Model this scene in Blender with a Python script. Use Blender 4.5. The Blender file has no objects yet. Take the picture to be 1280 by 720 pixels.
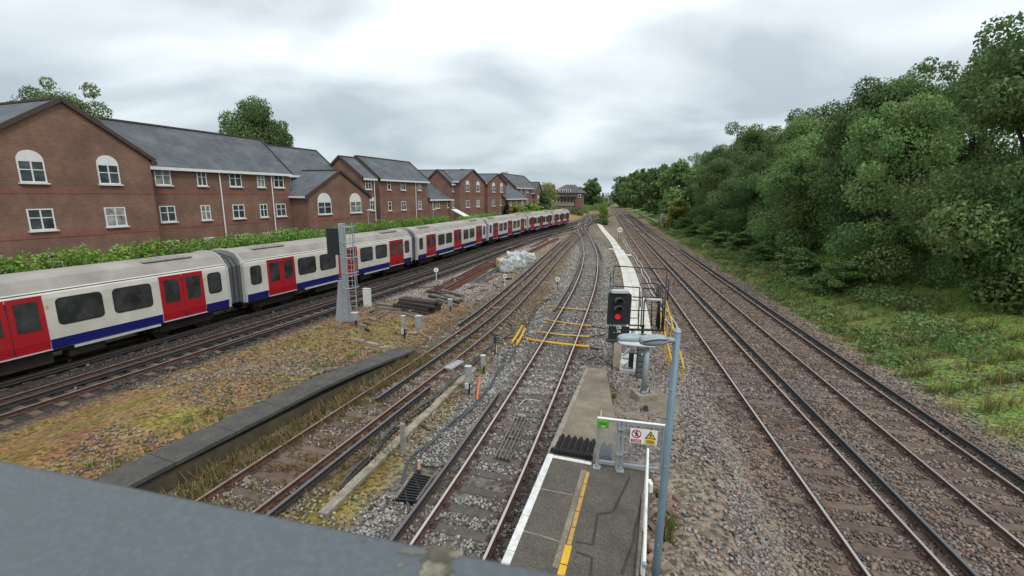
import bpy, bmesh, math, random
import numpy as np
from mathutils import Vector, Matrix
random.seed(7); rng = np.random.default_rng(7)
S = bpy.context.scene; C = S.collection
PI = math.pi

# ---------------------------------------------------------------- camera
F_PX, HOR, ROLL, CAM_H = 565.0, 242.5, 0.012, 6.8
_p = math.atan((360 - HOR) / F_PX)
_F = Vector((0, math.cos(_p), -math.sin(_p))); _U = Vector((0, math.sin(_p), math.cos(_p))); _R = Vector((1, 0, 0))
_R2 = math.cos(ROLL) * _R + math.sin(ROLL) * _U; _U2 = -math.sin(ROLL) * _R + math.cos(ROLL) * _U
cam = bpy.data.cameras.new('camera'); camo = bpy.data.objects.new('camera', cam); C.objects.link(camo)
M = Matrix((( _R2.x, _U2.x, -_F.x, 0), (_R2.y, _U2.y, -_F.y, 0), (_R2.z, _U2.z, -_F.z, CAM_H), (0, 0, 0, 1)))
camo.matrix_world = M
cam.sensor_width = 36; cam.lens = F_PX / 1280 * 36; cam.clip_start = .05; cam.clip_end = 4000
cam.dof.use_dof = True; cam.dof.focus_distance = 16; cam.dof.aperture_fstop = 3.4
S.camera = camo

# ---------------------------------------------------------------- world: overcast sky
SUN_EL, SUN_AZ = math.radians(52), math.radians(150)
W = bpy.data.worlds.new('World'); S.world = W; W.use_nodes = True
nt = W.node_tree; nt.nodes.clear()
def N(t, **k):
    n = nt.nodes.new(t)
    for a, v in k.items(): setattr(n, a, v)
    return n
out = N('ShaderNodeOutputWorld'); mix = N('ShaderNodeMixShader'); bg1 = N('ShaderNodeBackground'); bg2 = N('ShaderNodeBackground')
sky = N('ShaderNodeTexSky', sky_type='NISHITA', sun_disc=False); sky.sun_elevation = SUN_EL; sky.sun_rotation = SUN_AZ; sky.air_density = 1; sky.dust_density = 2
bg1.inputs[1].default_value = 0.10; nt.links.new(sky.outputs[0], bg1.inputs[0])
tc = N('ShaderNodeTexCoord'); sep = N('ShaderNodeSeparateXYZ'); nt.links.new(tc.outputs['Generated'], sep.inputs[0])
def math_(op, a, b=None, clamp=False):
    n = N('ShaderNodeMath', operation=op); n.use_clamp = clamp
    for i, v in enumerate((a, b)):
        if v is None: continue
        if isinstance(v, (int, float)): n.inputs[i].default_value = v
        else: nt.links.new(v, n.inputs[i])
    return n.outputs[0]
zc = math_('MAXIMUM', sep.outputs[2], 0.0); dz = math_('ADD', zc, .30)
cx = math_('DIVIDE', sep.outputs[0], dz); cy = math_('DIVIDE', sep.outputs[1], dz)
comb = N('ShaderNodeCombineXYZ'); nt.links.new(cx, comb.inputs[0]); nt.links.new(cy, comb.inputs[1])
mp = N('ShaderNodeMapping'); mp.inputs['Location'].default_value = (3.1, 1.7, 0); mp.inputs['Scale'].default_value = (.75, 1.0, 1); nt.links.new(comb.outputs[0], mp.inputs[0])
n1 = N('ShaderNodeTexNoise'); n1.inputs['Scale'].default_value = 1.7; n1.inputs['Detail'].default_value = 6; n1.inputs['Roughness'].default_value = .45; n1.inputs['Distortion'].default_value = .35
nt.links.new(mp.outputs[0], n1.inputs[0])
rmp = N('ShaderNodeValToRGB'); cr = rmp.color_ramp
cr.elements[0].position = .36; cr.elements[0].color = (.50, .555, .60, 1)
cr.elements[1].position = .66; cr.elements[1].color = (.92, .96, .985, 1)
e = cr.elements.new(.5); e.color = (.69, .74, .775, 1)
nt.links.new(n1.outputs[0], rmp.inputs[0])
elev = math_('MULTIPLY', zc, 1.0, True)
gr = N('ShaderNodeValToRGB'); gr.color_ramp.elements[0].color = (.74, .805, .835, 1); gr.color_ramp.elements[1].color = (2.0, 1.98, 1.96, 1); ge = gr.color_ramp.elements.new(.32); ge.color = (1.14, 1.15, 1.16, 1)
nt.links.new(elev, gr.inputs[0])
mul = N('ShaderNodeMix', data_type='RGBA', blend_type='MULTIPLY'); mul.inputs[0].default_value = 1
nt.links.new(rmp.outputs[0], mul.inputs[6]); nt.links.new(gr.outputs[0], mul.inputs[7]); nt.links.new(mul.outputs[2], bg2.inputs[0])
bg2.inputs[1].default_value = 1.08
mix.inputs[0].default_value = .93
nt.links.new(bg1.outputs[0], mix.inputs[1]); nt.links.new(bg2.outputs[0], mix.inputs[2]); nt.links.new(mix.outputs[0], out.inputs[0])
sun = bpy.data.lights.new('sun', 'SUN'); sun.energy = 1.5; sun.angle = math.radians(11); sun.color = (1, .96, .9)
so = bpy.data.objects.new('sun', sun); C.objects.link(so); so.rotation_euler = (math.radians(38), 0, math.radians(-150) + PI)
_sd = Vector((math.cos(SUN_EL) * math.sin(SUN_AZ), math.cos(SUN_EL) * math.cos(SUN_AZ), math.sin(SUN_EL)))
so.rotation_euler = _sd.to_track_quat('Z', 'Y').to_euler()
S.view_settings.view_transform = 'Standard'; S.view_settings.look = 'None'; S.view_settings.exposure = 0.08; S.view_settings.gamma = 1

# ---------------------------------------------------------------- survey helper
def ray(px, py): return _F + _R2 * ((px - 640) / F_PX) + _U2 * ((360 - py) / F_PX)
def at(px, py, z=0.0):
    d = ray(px, py); t = (z - CAM_H) / d.z
    return Vector((d.x * t, d.y * t, z))
def at_y(px, y): return Vector(((px - 640) / F_PX * y, y, 0))

# ---------------------------------------------------------------- materials
def mat(name, col, rough=.8, metal=0, col2=None, scale=4, amt=.5, bump=0, bscale=None, detail=4, rnd=0, top=None, top_rough=.35, top_metal=.7, coat=0, attr=None, stretch=None, spec=.4, fine=None):
    m = bpy.data.materials.new(name); m.use_nodes = True; t = m.node_tree; b = t.nodes['Principled BSDF']
    L = t.links.new
    def nn(k, **kw):
        n = t.nodes.new(k)
        for a, v in kw.items(): setattr(n, a, v)
        return n
    geo = nn('ShaderNodeNewGeometry'); tcx = nn('ShaderNodeTexCoord')
    src = geo.outputs['Position'] if stretch is None else tcx.outputs['Object']
    if stretch is not None:
        mpp = nn('ShaderNodeMapping'); mpp.inputs['Scale'].default_value = stretch; L(src, mpp.inputs[0]); src = mpp.outputs[0]
    noise = nn('ShaderNodeTexNoise'); noise.inputs['Scale'].default_value = scale; noise.inputs['Detail'].default_value = detail; noise.inputs['Roughness'].default_value = .62; L(src, noise.inputs[0])
    c2 = col2 or tuple(c * .6 for c in col)
    mx = nn('ShaderNodeMix', data_type='RGBA'); rp = nn('ShaderNodeMapRange'); rp.inputs[1].default_value = .35; rp.inputs[2].default_value = .68; rp.inputs[3].default_value = 0; rp.inputs[4].default_value = amt
    L(noise.outputs[0], rp.inputs[0]); L(rp.outputs[0], mx.inputs[0]); mx.inputs[7].default_value = (*c2, 1)
    if attr:
        at_ = nn('ShaderNodeAttribute', attribute_name=attr); L(at_.outputs['Color'], mx.inputs[6])
    else: mx.inputs[6].default_value = (*col, 1)
    res = mx.outputs[2]
    if fine:
        nf_ = nn('ShaderNodeTexVoronoi'); nf_.inputs['Scale'].default_value = fine[0]; L(src, nf_.inputs[0]); sf = nn('ShaderNodeSeparateColor'); L(nf_.outputs['Color'], sf.inputs[0])
        pw = nn('ShaderNodeMath', operation='POWER'); pw.inputs[1].default_value = 2.2; L(sf.outputs[0], pw.inputs[0])
        mf = nn('ShaderNodeMapRange'); mf.inputs[3].default_value = 1 - fine[1] * .6; mf.inputs[4].default_value = 1 + fine[1] * 1.5; L(pw.outputs[0], mf.inputs[0])
        hf = nn('ShaderNodeHueSaturation'); L(mf.outputs[0], hf.inputs['Value']); L(res, hf.inputs['Color']); res = hf.outputs[0]
    if rnd:
        oi = nn('ShaderNodeObjectInfo'); hs = nn('ShaderNodeHueSaturation'); mr = nn('ShaderNodeMapRange'); mr.inputs[3].default_value = 1 - rnd; mr.inputs[4].default_value = 1 + rnd
        L(oi.outputs['Random'], mr.inputs[0]); L(mr.outputs[0], hs.inputs['Value']); L(res, hs.inputs['Color']); res = hs.outputs[0]
    b.inputs['Roughness'].default_value = rough; b.inputs['Metallic'].default_value = metal
    b.inputs['Specular IOR Level'].default_value = spec
    if top:
        sx = nn('ShaderNodeSeparateXYZ'); L(geo.outputs['True Normal'], sx.inputs[0])
        gt = nn('ShaderNodeMath', operation='GREATER_THAN'); gt.inputs[1].default_value = .985; L(sx.outputs[2], gt.inputs[0])
        m2 = nn('ShaderNodeMix', data_type='RGBA'); L(gt.outputs[0], m2.inputs[0]); L(res, m2.inputs[6]); m2.inputs[7].default_value = (*top, 1); res = m2.outputs[2]
        for nm, lo, hi in (('Roughness', rough, top_rough), ('Metallic', metal, top_metal)):
            r2 = nn('ShaderNodeMapRange'); r2.inputs[3].default_value = lo; r2.inputs[4].default_value = hi; L(gt.outputs[0], r2.inputs[0]); L(r2.outputs[0], b.inputs[nm])
    L(res, b.inputs['Base Color'])
    if bump:
        nb = nn('ShaderNodeTexNoise'); nb.inputs['Scale'].default_value = bscale or scale * 6; nb.inputs['Detail'].default_value = 5; L(src, nb.inputs[0])
        bp = nn('ShaderNodeBump'); bp.inputs['Strength'].default_value = bump; bp.inputs['Distance'].default_value = .02; L(nb.outputs[0], bp.inputs['Height']); L(bp.outputs[0], b.inputs['Normal'])
    if coat: b.inputs['Coat Weight'].default_value = coat
    return m

def brick_mat(name, c1, c2, mortar):
    m = bpy.data.materials.new(name); m.use_nodes = True; t = m.node_tree; b = t.nodes['Principled BSDF']; L = t.links.new
    tcx = t.nodes.new('ShaderNodeTexCoord'); sp = t.nodes.new('ShaderNodeSeparateXYZ'); L(tcx.outputs['Object'], sp.inputs[0])
    ad = t.nodes.new('ShaderNodeMath'); L(sp.outputs[0], ad.inputs[0]); L(sp.outputs[1], ad.inputs[1])
    cb = t.nodes.new('ShaderNodeCombineXYZ'); L(ad.outputs[0], cb.inputs[0]); L(sp.outputs[2], cb.inputs[1])
    bt = t.nodes.new('ShaderNodeTexBrick'); bt.inputs['Scale'].default_value = 1; bt.inputs['Brick Width'].default_value = .225; bt.inputs['Row Height'].default_value = .075; bt.inputs['Mortar Size'].default_value = .008
    bt.inputs['Color1'].default_value = (*c1, 1); bt.inputs['Color2'].default_value = (*c2, 1); bt.inputs['Mortar'].default_value = (*mortar, 1); bt.inputs['Bias'].default_value = -.1
    L(cb.outputs[0], bt.inputs['Vector'])
    nz = t.nodes.new('ShaderNodeTexNoise'); nz.inputs['Scale'].default_value = .7; nz.inputs['Detail'].default_value = 6; L(tcx.outputs['Object'], nz.inputs[0])
    mr = t.nodes.new('ShaderNodeMapRange'); mr.inputs[1].default_value = .3; mr.inputs[2].default_value = .7; mr.inputs[3].default_value = .72; mr.inputs[4].default_value = 1.2; L(nz.outputs[0], mr.inputs[0])
    hs = t.nodes.new('ShaderNodeHueSaturation'); L(mr.outputs[0], hs.inputs['Value']); L(bt.outputs[0], hs.inputs['Color']); L(hs.outputs[0], b.inputs['Base Color']); b.inputs['Roughness'].default_value = .9
    return m
def slate_mat(name, c1, c2):
    m = brick_mat(name, c1, c2, tuple(x * .5 for x in c1)); bt = [n for n in m.node_tree.nodes if n.type == 'TEX_BRICK'][0]
    bt.inputs['Brick Width'].default_value = .3; bt.inputs['Row Height'].default_value = .16; bt.inputs['Mortar Size'].default_value = .012
    return m

def ground_mat(name, vscale=13.0, strength=.9):
    m = bpy.data.materials.new(name); m.use_nodes = True; t = m.node_tree; b = t.nodes['Principled BSDF']; L = t.links.new
    geo = t.nodes.new('ShaderNodeNewGeometry'); a = t.nodes.new('ShaderNodeAttribute'); a.attribute_name = 'tint'
    vo = t.nodes.new('ShaderNodeTexVoronoi'); vo.inputs['Scale'].default_value = vscale; L(geo.outputs['Position'], vo.inputs[0])
    sc = t.nodes.new('ShaderNodeSeparateColor'); L(vo.outputs['Color'], sc.inputs[0])
    mr = t.nodes.new('ShaderNodeMapRange'); mr.inputs[3].default_value = .45; mr.inputs[4].default_value = 1.55; L(sc.outputs[0], mr.inputs[0])
    nz = t.nodes.new('ShaderNodeTexNoise'); nz.inputs['Scale'].default_value = 1.3; nz.inputs['Detail'].default_value = 7; nz.inputs['Roughness'].default_value = .7; L(geo.outputs['Position'], nz.inputs[0])
    m2 = t.nodes.new('ShaderNodeMapRange'); m2.inputs[1].default_value = .3; m2.inputs[2].default_value = .7; m2.inputs[3].default_value = .7; m2.inputs[4].default_value = 1.3; L(nz.outputs[0], m2.inputs[0])
    mu = t.nodes.new('ShaderNodeMath'); mu.operation = 'MULTIPLY'; L(mr.outputs[0], mu.inputs[0]); L(m2.outputs[0], mu.inputs[1])
    # browner and mossier patches by noise
    nz2 = t.nodes.new('ShaderNodeTexNoise'); nz2.inputs['Scale'].default_value = .55; nz2.inputs['Detail'].default_value = 6; nz2.inputs['Roughness'].default_value = .7; L(geo.outputs['Position'], nz2.inputs[0])
    hs0 = t.nodes.new('ShaderNodeMapRange'); hs0.inputs[1].default_value = .3; hs0.inputs[2].default_value = .7; hs0.inputs[3].default_value = .47; hs0.inputs[4].default_value = .53; L(nz2.outputs[0], hs0.inputs[0])
    hs = t.nodes.new('ShaderNodeHueSaturation'); L(mu.outputs[0], hs.inputs['Value']); L(hs0.outputs[0], hs.inputs['Hue']); L(a.outputs['Color'], hs.inputs['Color']); L(hs.outputs[0], b.inputs['Base Color'])
    b.inputs['Roughness'].default_value = .95; b.inputs['Specular IOR Level'].default_value = .2
    bp = t.nodes.new('ShaderNodeBump'); bp.inputs['Strength'].default_value = strength; bp.inputs['Distance'].default_value = .05; bp.invert = True
    L(vo.outputs['Distance'], bp.inputs['Height']); L(bp.outputs[0], b.inputs['Normal'])
    return m
def stone_mat():
    m = bpy.data.materials.new('ballast_stone'); m.use_nodes = True; t = m.node_tree; b = t.nodes['Principled BSDF']; L = t.links.new
    a = t.nodes.new('ShaderNodeAttribute'); a.attribute_name = 'tint'
    geo = t.nodes.new('ShaderNodeNewGeometry'); nz = t.nodes.new('ShaderNodeTexNoise'); nz.inputs['Scale'].default_value = 40; L(geo.outputs['Position'], nz.inputs[0])
    mr = t.nodes.new('ShaderNodeMapRange'); mr.inputs[3].default_value = .75; mr.inputs[4].default_value = 1.25; L(nz.outputs[0], mr.inputs[0])
    hs = t.nodes.new('ShaderNodeHueSaturation'); L(mr.outputs[0], hs.inputs['Value']); L(a.outputs['Color'], hs.inputs['Color']); L(hs.outputs[0], b.inputs['Base Color']); b.inputs['Roughness'].default_value = .9
    return m
def leaf_mat(name, col, var=.35):
    m = bpy.data.materials.new(name); m.use_nodes = True; t = m.node_tree; b = t.nodes['Principled BSDF']; L = t.links.new
    a = t.nodes.new('ShaderNodeAttribute'); a.attribute_name = 'tint'
    sc = t.nodes.new('ShaderNodeSeparateColor'); L(a.outputs['Color'], sc.inputs[0])
    mr = t.nodes.new('ShaderNodeMapRange'); mr.inputs[3].default_value = 1 - var; mr.inputs[4].default_value = 1 + var * 1.4; L(sc.outputs[0], mr.inputs[0])
    m3 = t.nodes.new('ShaderNodeMapRange'); m3.inputs[3].default_value = .47; m3.inputs[4].default_value = .53; L(sc.outputs[1], m3.inputs[0])
    hs = t.nodes.new('ShaderNodeHueSaturation'); hs.inputs['Color'].default_value = (*col, 1); L(mr.outputs[0], hs.inputs['Value']); L(m3.outputs[0], hs.inputs['Hue'])
    oi = t.nodes.new('ShaderNodeObjectInfo'); m4 = t.nodes.new('ShaderNodeMapRange'); m4.inputs[3].default_value = .8; m4.inputs[4].default_value = 1.15; L(oi.outputs['Random'], m4.inputs[0])
    h2 = t.nodes.new('ShaderNodeHueSaturation'); L(m4.outputs[0], h2.inputs['Value']); L(hs.outputs[0], h2.inputs['Color'])
    L(h2.outputs[0], b.inputs['Base Color']); b.inputs['Roughness'].default_value = .6; b.inputs['Specular IOR Level'].default_value = .25
    tr = t.nodes.new('ShaderNodeBsdfTranslucent'); L(h2.outputs[0], tr.inputs[0]); ms = t.nodes.new('ShaderNodeMixShader'); ms.inputs[0].default_value = .3
    o = t.nodes['Material Output']; L(b.outputs[0], ms.inputs[1]); L(tr.outputs[0], ms.inputs[2]); L(ms.outputs[0], o.inputs[0])
    return m
def emit_mat(name, col, s):
    m = bpy.data.materials.new(name); m.use_nodes = True; b = m.node_tree.nodes['Principled BSDF']
    b.inputs['Base Color'].default_value = (*col, 1); b.inputs['Emission Color'].default_value = (*col, 1); b.inputs['Emission Strength'].default_value = s
    return m

MT = dict(
 pane=mat('house_pane', (.022, .028, .032), .1, 0, (.075, .085, .09), 1.3, .9, spec=.7, rnd=.5), curtain=mat('net_curtain', (.30, .30, .28), .25, 0, (.05, .055, .06), 2.2, .9, spec=.6, rnd=.4),
 train_glass=mat('train_glass', (.012, .015, .016), .12, 0, (.055, .062, .064), 1.6, .8, spec=.7),  # paler noise patches are reflections painted into the glass colour
 dark_slab=mat('dark_platform_slab', (.050, .048, .046), .9, 0, (.10, .092, .08), 1.8, .7, .5, 120, detail=8, fine=(60, .35)),
 rubble=mat('rubble_brick', (.23, .15, .115), .95, 0, (.13, .10, .085), 6, .8, rnd=.35),
 hood=mat('grey_hood', (.075, .08, .085), .6, 0, (.05, .053, .056), 5, .5),
 rail=mat('worn_rail', (.060, .034, .024), .85, 0, (.11, .055, .035), 6, .7, .3, top=(.50, .47, .45), top_rough=.38, top_metal=.75),
 rust_rail=mat('rusty_rail', (.075, .036, .026), .9, 0, (.12, .06, .04), 5, .7, .3, top=(.26, .20, .17), top_rough=.5, top_metal=.4),
 cond=mat('conductor_steel', (.030, .026, .026), .8, .1, (.05, .035, .03), 6, .6, .3, top=(.135, .132, .135), top_rough=.5, top_metal=.4),
 sleeper=mat('weathered_sleeper', (.115, .103, .092), .92, 0, (.065, .05, .042), 5, .8, .5, 30, rnd=.3),
 sleeper_brown=mat('brown_sleeper', (.12, .088, .066), .92, 0, (.06, .042, .032), 5, .8, .5, 30, rnd=.3),
 chair=mat('rusty_iron', (.048, .029, .023), .9, 0, (.085, .042, .03), 12, .7, .3),
 train_white=mat('train_white', (.55, .53, .48), .4, 0, (.40, .38, .33), 1.1, .6, coat=.2),
 train_roof=mat('train_roof', (.30, .28, .245), .6, 0, (.19, .175, .15), .8, .8, .1),
 train_red=mat('train_red', (.34, .008, .017), .4, 0, (.25, .008, .014), 1.2, .6, coat=.2),
 train_blue=mat('train_blue', (.009, .012, .125), .4, 0, (.01, .012, .11), 1.5, .6),
 glass=mat('dark_glass', (.018, .022, .024), .08, 0, (.03, .035, .035), 3, .5, spec=.6),
 black=mat('black_rubber', (.012, .012, .013), .7, 0, (.025, .023, .022), 5, .6),
 under=mat('underframe_grime', (.022, .019, .017), .9, 0, (.04, .032, .026), 4, .6),
 grey_light=mat('pale_grey_paint', (.44, .45, .46), .5, 0, (.33, .34, .35), 2, .5),
 bellows=mat('bellows_grey', (.09, .095, .10), .8, 0, (.05, .05, .055), 5, .5),
 white=mat('white_paint', (.70, .70, .68), .5, 0, (.52, .51, .48), 3, .5),
 worn_white=mat('worn_white_paint', (.66, .66, .63), .8, 0, (.30, .29, .27), 9, .55),
 yellow=mat('yellow_paint', (.60, .36, .02), .7, 0, (.38, .23, .03), 8, .5),
 ochre=mat('worn_yellow_paint', (.46, .27, .045), .8, 0, (.20, .15, .10), 10, .75),
 conduit=mat('orange_yellow_plastic', (.62, .34, .03), .6, 0, (.42, .22, .04), 6, .6),
 conduit_dull=mat('faded_yellow_plastic', (.52, .32, .10), .7, 0, (.30, .17, .06), 6, .7),
 orange=mat('orange_plastic', (.56, .15, .06), .6, 0, (.40, .12, .06), 8, .5),
 cable=mat('cable_sheath', (.045, .05, .058), .55, 0, (.08, .085, .09), 6, .6),
 cable_black=mat('black_cable', (.016, .016, .017), .7),
 galv=mat('galvanised_steel', (.34, .37, .39), .5, .35, (.25, .275, .29), 5, .6),
 bluegrey=mat('blue_grey_paint', (.135, .195, .24), .5, .1, (.10, .15, .19), 3, .6),
 lamp_grey=mat('lantern_grey', (.29, .33, .355), .5, .1, (.21, .245, .265), 4, .6),
 dark_metal=mat('dark_metal', (.030, .032, .036), .6, .3, (.05, .04, .035), 8, .5),
 signal_black=mat('signal_black', (.012, .015, .018), .6, 0, (.02, .024, .028), 5, .5),
 concrete=mat('weathered_concrete', (.28, .25, .20), .9, 0, (.14, .118, .09), 3, .9, .3, 60, fine=(45, .25)),
 concrete_mast=mat('grey_green_plate', (.10, .115, .115), .7, .1, (.07, .08, .08), 3, .6),
 box_grey=mat('cabinet_grey', (.31, .33, .33), .7, 0, (.17, .175, .165), 6, .8),
 tarmac=mat('platform_tarmac', (.080, .072, .060), .92, 0, (.125, .108, .088), 2.2, .7, .7, 160, detail=9, fine=(75, .42)),
 ramp=mat('ramp_surface', (.235, .195, .145), .93, 0, (.13, .108, .08), 1.6, .9, .6, 140, detail=9, fine=(70, .32)),
 tar=mat('tar_seal', (.040, .036, .032), .85),
 coping=mat('parapet_paint', (.088, .102, .112), .55, .05, (.066, .077, .085), 1.6, .7, 0, 40, detail=9, fine=(160, .10)),
 wood=mat('grey_timber', (.17, .145, .12), .95, 0, (.08, .065, .055), 7, .8, .5, 40, rnd=.25),
 wood_black=mat('creosoted_timber', (.028, .024, .022), .9, 0, (.055, .045, .038), 7, .7, .5, 40, rnd=.35),
 rust=mat('rust', (.135, .052, .034), .9, 0, (.085, .038, .028), 5, .7, .3, rnd=.25),
 bag=mat('woven_bag', (.50, .525, .52), .8, 0, (.30, .325, .33), 5, .8, 1.0, 9),
 bag_yellow=mat('yellow_bag', (.50, .43, .16), .8, 0, (.36, .31, .13), 4, .6, .5, 18),
 brick=brick_mat('house_brick', (.205, .102, .068), (.145, .073, .052), (.20, .14, .11)),
 brick_red=brick_mat('red_brick_band', (.235, .082, .057), (.18, .062, .046), (.21, .125, .10)),
 brick_brown=brick_mat('brown_brick', (.15, .10, .078), (.12, .082, .065), (.17, .13, .11)),
 slate=slate_mat('roof_slate', (.105, .118, .130), (.078, .088, .098)),
 slate_brown=slate_mat('brown_roof_tile', (.11, .10, .098), (.085, .078, .078)),
 barge=mat('dark_verge', (.07, .05, .045), .8),
 panel=mat('walkway_panel', (.56, .54, .48), .75, 0, (.35, .33, .285), 2.5, .6, rnd=.12),
 bark=mat('bark', (.085, .068, .052), .95, 0, (.05, .04, .03), 5, .7, .6, 20),
 leaf_a=leaf_mat('leaf_mid_green', (.15, .235, .080)), leaf_b=leaf_mat('leaf_dark_green', (.112, .178, .060)), leaf_c=leaf_mat('leaf_light_green', (.13,.2,.05)),
 leaf_d=leaf_mat('leaf_yellow_green', (.27, .29, .085)), leaf_hedge=leaf_mat('leaf_hedge', (.19, .32, .06)), leaf_con=leaf_mat('conifer_needle', (.022, .048, .030)),
 grass=leaf_mat('grass_blade', (.13, .15, .045)), weed=leaf_mat('dry_weed', (.20, .15, .06)),
 sign_white=mat('sign_white', (.74, .75, .75), .5, 0, (.64, .65, .65), 5, .5), sign_red=mat('sign_red', (.42, .015, .045), .5), sign_yellow=mat('sign_yellow', (.70, .46, .02), .5), sign_black=mat('sign_black', (.012, .012, .012), .6), sign_green=mat('sign_green', (.085, .36, .02), .5), sign_mint=mat('sign_mint', (.45, .62, .45), .5),
 sign_dark_green=mat('sign_dark_green', (.03, .14, .015), .5),
 red_led=emit_mat('red_signal_light', (.55, .006, .016), .5),
 soil=mat('soil', (.055, .045, .034), .95, 0, (.11, .09, .04), 3, .7, .6, 40),
 cover=mat('black_slat', (.010, .011, .012), .55, 0, (.02, .02, .02), 6, .5),
 grey_slat=mat('grey_slat', (.10, .115, .125), .7, 0, (.08, .09, .095), 6, .5),
 ground=ground_mat('ballast_ground'), stone=stone_mat(),
)

# ---------------------------------------------------------------- mesh builder
class MB:
    def __init__(s): s.v = []; s.f = []; s.mi = []
    def add(s, vs, fs, k=0):
        o = len(s.v); s.v += [tuple(p) for p in vs]; s.f += [tuple(i + o for i in f) for f in fs]; s.mi += [k] * len(fs); return s
    def box(s, c, sz, rz=0, k=0, rot=None):
        hx, hy, hz = sz[0] / 2, sz[1] / 2, sz[2] / 2
        m = rot if rot is not None else Matrix.Rotation(rz, 3, 'Z')
        vs = [Vector(c) + m @ Vector((x, y, z)) for z in (-hz, hz) for x, y in ((-hx, -hy), (hx, -hy), (hx, hy), (-hx, hy))]
        return s.add(vs, [(3, 2, 1, 0), (4, 5, 6, 7), (0, 1, 5, 4), (1, 2, 6, 5), (2, 3, 7, 6), (3, 0, 4, 7)], k)
    def bevbox(s, c, sz, b=.02, rz=0, k=0):
        m = Matrix.Rotation(rz, 3, 'Z'); hx, hy, hz = sz[0] / 2, sz[1] / 2, sz[2] / 2
        b = min(b, hx * .9, hy * .9, hz * .9)
        def ring(z, i): return [(-hx + i, -hy + i + 0 * b, z)] and [(-hx + i + b, -hy + i, z), (hx - i - b, -hy + i, z), (hx - i, -hy + i + b, z), (hx - i, hy - i - b, z), (hx - i - b, hy - i, z), (-hx + i + b, hy - i, z), (-hx + i, hy - i - b, z), (-hx + i, -hy + i + b, z)]
        rings = [ring(-hz, 0), ring(hz - b, 0), ring(hz, b * .7)]
        vs = [Vector(c) + m @ Vector(p) for r in rings for p in r]
        fs = [tuple(range(7, -1, -1)), tuple(range(16, 24))]
        for r in range(2):
            for i in range(8): j = (i + 1) % 8; fs.append((r * 8 + i, r * 8 + j, r * 8 + 8 + j, r * 8 + 8 + i))
        return s.add(vs, fs, k)
    def bar(s, a, b, w, h, k=0):
        a, b = Vector(a), Vector(b); d = (b - a); L = d.length; d.normalize()
        up = Vector((0, 0, 1)) if abs(d.z) < .95 else Vector((1, 0, 0)); x = d.cross(up).normalized(); z = x.cross(d)
        vs = [p + x * i * w / 2 + z * j * h / 2 for p in (a, b) for i, j in ((-1, -1), (1, -1), (1, 1), (-1, 1))]
        return s.add(vs, [(0, 1, 2, 3), (7, 6, 5, 4), (0, 4, 5, 1), (1, 5, 6, 2), (2, 6, 7, 3), (3, 7, 4, 0)], k)
    def tube(s, pts, r, n=6, k=0, cap=True):
        pts = [Vector(p) for p in pts]; rs = r if isinstance(r, (list, tuple)) else [r] * len(pts); vs = []; fs = []
        for i, p in enumerate(pts):
            d = (pts[min(i + 1, len(pts) - 1)] - pts[max(i - 1, 0)]).normalized()
            up = Vector((0, 0, 1)) if abs(d.z) < .9 else Vector((1, 0, 0)); x = d.cross(up).normalized(); y = x.cross(d)
            for j in range(n): a = 2 * PI * j / n; vs.append(p + (x * math.cos(a) + y * math.sin(a)) * rs[i])
        for i in range(len(pts) - 1):
            for j in range(n): q = (j + 1) % n; fs.append((i * n + j, i * n + q, (i + 1) * n + q, (i + 1) * n + j))
        if cap: fs += [tuple(range(n - 1, -1, -1)), tuple(range((len(pts) - 1) * n, len(pts) * n))]
        return s.add(vs, fs, k)
    def prism(s, poly, z0, z1, k=0):       # poly counter-clockwise in plan
        n = len(poly); z0 = z0 if isinstance(z0, (list, tuple)) else [z0] * n; z1 = z1 if isinstance(z1, (list, tuple)) else [z1] * n
        vs = [(p[0], p[1], z0[i]) for i, p in enumerate(poly)] + [(p[0], p[1], z1[i]) for i, p in enumerate(poly)]
        fs = [tuple(range(n - 1, -1, -1)), tuple(range(n, 2 * n))] + [(i, (i + 1) % n, n + (i + 1) % n, n + i) for i in range(n)]
        return s.add(vs, fs, k)
    def extr(s, poly, a, ux, uy, d, k=0):  # polygon in the plane (ux,uy) at a, pushed along d
        n = len(poly); a, ux, uy, d = Vector(a), Vector(ux), Vector(uy), Vector(d)
        b = [a + ux * p[0] + uy * p[1] for p in poly]; vs = b + [p + d for p in b]
        fs = [tuple(range(n - 1, -1, -1)), tuple(range(n, 2 * n))] + [(i, (i + 1) % n, n + (i + 1) % n, n + i) for i in range(n)]
        return s.add(vs, fs, k)
    def build(s, name, mats, parent=None, world=False, smooth=False):
        me = bpy.data.meshes.new(name)
        off = Vector(parent.location) if (world and parent is not None) else Vector((0, 0, 0))
        me.from_pydata([tuple(Vector(p) - off) for p in s.v] if off.length else s.v, [], s.f)
        if not isinstance(mats, (list, tuple)): mats = [mats]
        for m in mats: me.materials.append(m)
        if any(s.mi): me.polygons.foreach_set('material_index', s.mi)
        bm = bmesh.new(); bm.from_mesh(me); bmesh.ops.recalc_face_normals(bm, faces=bm.faces); bm.to_mesh(me); bm.free()
        if smooth: me.polygons.foreach_set('use_smooth', [True] * len(me.polygons))
        o = bpy.data.objects.new(name, me); C.objects.link(o)
        if parent is not None: o.parent = parent
        return o
def tag(o, label=None, cat=None, group=None, kind=None):
    for k, v in (('label', label), ('category', cat), ('group', group), ('kind', kind)):
        if v: o[k] = v
    return o
def thing(name, label, cat, loc=(0, 0, 0), rz=0, group=None):
    o = bpy.data.objects.new(name, None); C.objects.link(o); o.location = loc; o.rotation_euler = (0, 0, rz); o.empty_display_size = .2
    return tag(o, label, cat, group)
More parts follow.
